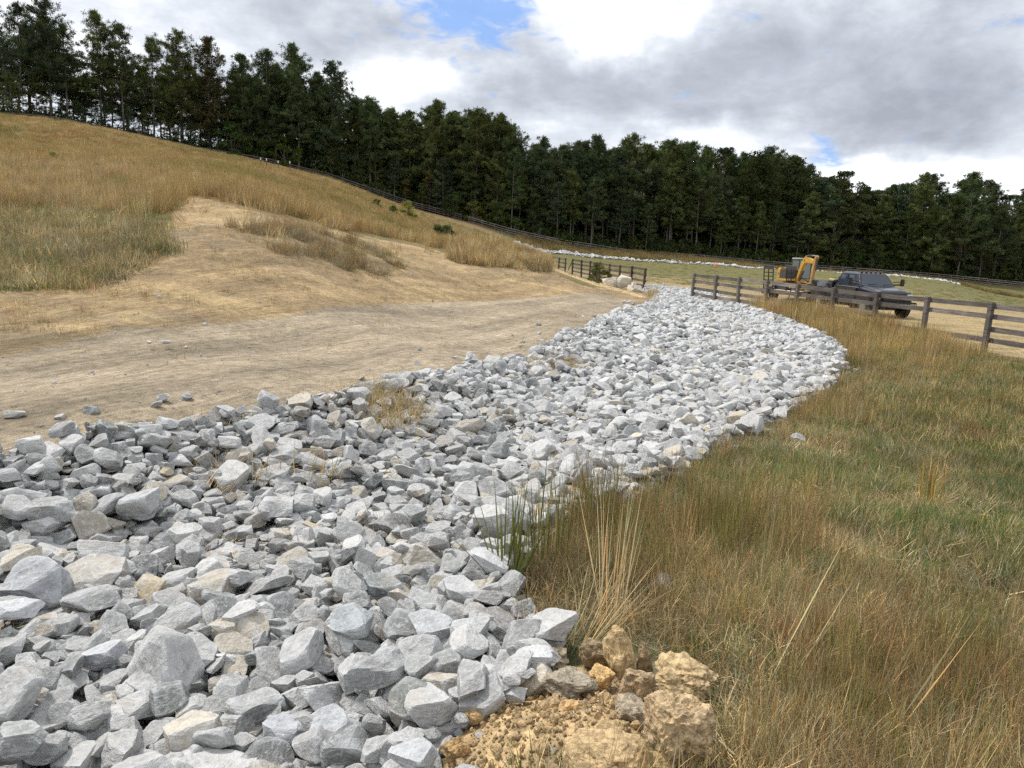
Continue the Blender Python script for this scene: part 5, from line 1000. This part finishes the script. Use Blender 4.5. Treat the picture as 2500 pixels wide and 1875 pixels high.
MB().box((-.48, 0, 1.10), (.74, 1.08, .62)).build('side_cover', EDK, ex0, .04); MB().box((-.86, .72, 1.12), (.012, .16, .16)).build('round_badge', simple('badge_dark', (.06, .06, .06), .5), ex0, .004)
# cab
cb = MB(); P4 = [(.0, -.72), (.84, -.72), (.84, .55), (.0, .55)]
for a, b in P4: cb.bar((a, b, .80), (a, b*(.90 if b < 0 else 1), 2.18), .07, .07)
for zq in (.82, 2.16):
    for i in range(4): a, b = P4[i], P4[(i+1) % 4]; k1 = (.90 if zq > 2 else 1); cb.bar((a[0], a[1]*(k1 if a[1] < 0 else 1), zq), (b[0], b[1]*(k1 if b[1] < 0 else 1), zq), .07, .07)
cb.bar((.84, -.72, 1.35), (.84, .55, 1.35), .05, .05); cb.bar((.84, -.02, .8), (.84, -.02, 2.16), .05, .05); cab = cb.build('cab_frame', EDK, ex0, .008)
MB().slab([(.04, -.735, .86), (.80, -.735, .86), (.80, -.67, 2.12), (.04, -.67, 2.12)], .012).build('front_window', EGL, cab); MB().slab([(.85, -.68, .86), (.85, .50, .86), (.85, .50, 2.12), (.85, -.62, 2.12)], .012).build('side_window', EGL, cab); MB().slab([(-.012, -.68, 1.38), (-.012, .50, 1.38), (-.012, .50, 2.12), (-.012, -.62, 2.12)], .012).build('side_window', EGL, cab); MB().slab([(.04, .56, 1.4), (.80, .56, 1.4), (.80, .56, 2.12), (.04, .56, 2.12)], .012).build('rear_window', EGL, cab)
MB().box((.42, .02, .98), (.78, 1.1, .34)).build('cab_skirt', EDK, cab, .02); MB().box((.42, -.06, 2.25), (.92, 1.42, .09)).build('cab_roof', GRY, cab, .035); MB().box((.42, .15, 1.25), (.42, .42, .5)).build('seat', EDK, cab, .04)
def boxbeam(pts, wid, hts):
    m = MB(); rings = []
    for i, p in enumerate(pts):
        a = Vector(pts[max(i-1, 0)]); b = Vector(pts[min(i+1, len(pts)-1)]); d_ = (b-a); d_ = Vector((0, d_.y, d_.z)).normalized(); n = Vector((0, -d_.z, d_.y)); p = Vector(p); h = hts[i]/2; w = wid/2
        rings.append([p+n*h+Vector((w, 0, 0)), p+n*h-Vector((w, 0, 0)), p-n*h-Vector((w, 0, 0)), p-n*h+Vector((w, 0, 0))])
    m.ring_loft(rings); return m
sb = MB(); sb.box((-.12, -.98, .72), (.34, .36, .34)); sb.cyl((-.12, -1.05, .45), (-.12, -1.05, .95), .09, 14); sb.build('swing_post', YEL, ex0, .02)
bo = boxbeam([(-.12, -1.05, .85), (-.12, -1.28, 1.30), (-.12, -1.66, 1.90), (-.12, -1.98, 2.16), (-.12, -2.5, 2.14), (-.12, -3.35, 2.02)], .24, [.22, .34, .38, .40, .34, .22]).build('boom', YEL, ex0, .012)
MB().cyl((-.26, -1.98, 2.12), (.02, -1.98, 2.12), .06, 14).build('boom_pin', EDK, bo)
MB().cyl((-.12, -1.2, .72), (-.12, -1.75, 1.42), .07, 12).build('boom_cylinder', EDK, bo); MB().cyl((-.12, -1.75, 1.42), (-.12, -1.95, 1.72), .035, 10).build('cylinder_rod', CHR, bo)
MB().cyl((-.12, -2.05, 2.42), (-.12, -2.75, 2.47), .06, 12).build('arm_cylinder', EDK, bo); MB().cyl((-.12, -2.75, 2.47), (-.12, -3.42, 2.45), .035, 10).build('cylinder_rod', CHR, bo); MB().box((-.12, -2.05, 2.38), (.16, .18, .16)).build('cylinder_bracket', YEL, bo, .02)
ar = boxbeam([(-.12, -3.62, 2.44), (-.12, -3.42, 2.02), (-.12, -3.30, 1.5), (-.12, -3.15, .62)], .20, [.20, .36, .28, .18]).build('arm', simple('arm_worn', (.42, .25, .08), .55, var=.3, vscale=3), ex0, .012)
MB().cyl((-.12, -3.72, 2.25), (-.12, -3.62, 1.45), .055, 12).build('bucket_cylinder', EDK, ar); MB().cyl((-.12, -3.62, 1.45), (-.12, -3.50, .85), .03, 10).build('cylinder_rod', CHR, ar)
lk = MB(); lk.bar((-.05, -3.18, .82), (-.05, -3.52, .86), .04, .08); lk.bar((-.19, -3.18, .82), (-.19, -3.52, .86), .04, .08); lk.bar((-.12, -3.52, .86), (-.12, -3.40, .52), .10, .06); lk.build('linkage', STL, ar)
bk = MB(); yz = [(-3.16, .62), (-2.98, .50), (-2.86, .28), (-2.92, .08), (-3.12, .0), (-3.38, .04), (-3.40, .10), (-3.14, .08), (-3.0, .16), (-2.96, .30), (-3.06, .44), (-3.36, .58)]; bk.prism(yz, -.42, .18); b2 = bk.build('bucket', STL, ex0); th = MB(); [th.bar((-.38+.17*k, -3.38, .06), (-.38+.17*k, -3.56, .12), .06, .04) for k in range(4)]; th.build('bucket_teeth', STL, b2)
for k, xo in enumerate((.02, .06, .10)):
    pth = [(xo, -1.15, .9), (xo+.16, -1.9+.05*k, .7-.05*k), (xo+.18, -2.6, .9), (xo+.05, -2.9, 1.35+.1*k), (-.02, -3.2, 1.6+.1*k)]; V, F = tube([Vector(q) for q in pth], [.018]*5, 6); o = newobj('hydraulic_hose', npmesh('hydraulic_hose', V, F, (EDK,), True), ex0)

# ------------------------------------------------------------------ labels that would read the same get their order from left to right
bpy.context.view_layer.update()
from collections import defaultdict
same = defaultdict(list)
for o in C.objects:
    if o.parent is None and 'label' in o: same[o['label']].append(o)
NUM = ['', 'first', 'second', 'third', 'fourth', 'fifth', 'sixth', 'seventh', 'eighth', 'ninth', 'tenth', 'eleventh', 'twelfth']
CNT = {2: 'two', 3: 'three', 4: 'four', 5: 'five', 6: 'six', 7: 'seven', 8: 'eight', 9: 'nine', 10: 'ten', 11: 'eleven', 12: 'twelve'}
for lab, obs in same.items():
    n = len(obs)
    if n < 2 or n > 12: continue
    obs.sort(key=lambda o: project([o.matrix_world.translation])[0][0])
    for i, o in enumerate(obs):
        w = ('left one' if i == 0 else 'right one') if n == 2 else 'leftmost' if i == 0 else 'rightmost' if i == n-1 else 'middle one' if n == 3 else NUM[i+1]+' from left'
        o['label'] = '%s, %s of %s' % (lab.replace(' of the channel', '').replace(' angular', '').replace('beside the dirt road', 'by the road'), w, CNT[n])

for o in C.objects:
    if o.parent is None and 'label' in o and len(o['label'].split()) > 16: o['label'] = o['label'].replace(' the ', ' ').replace('flat slab-like', 'slab-like')
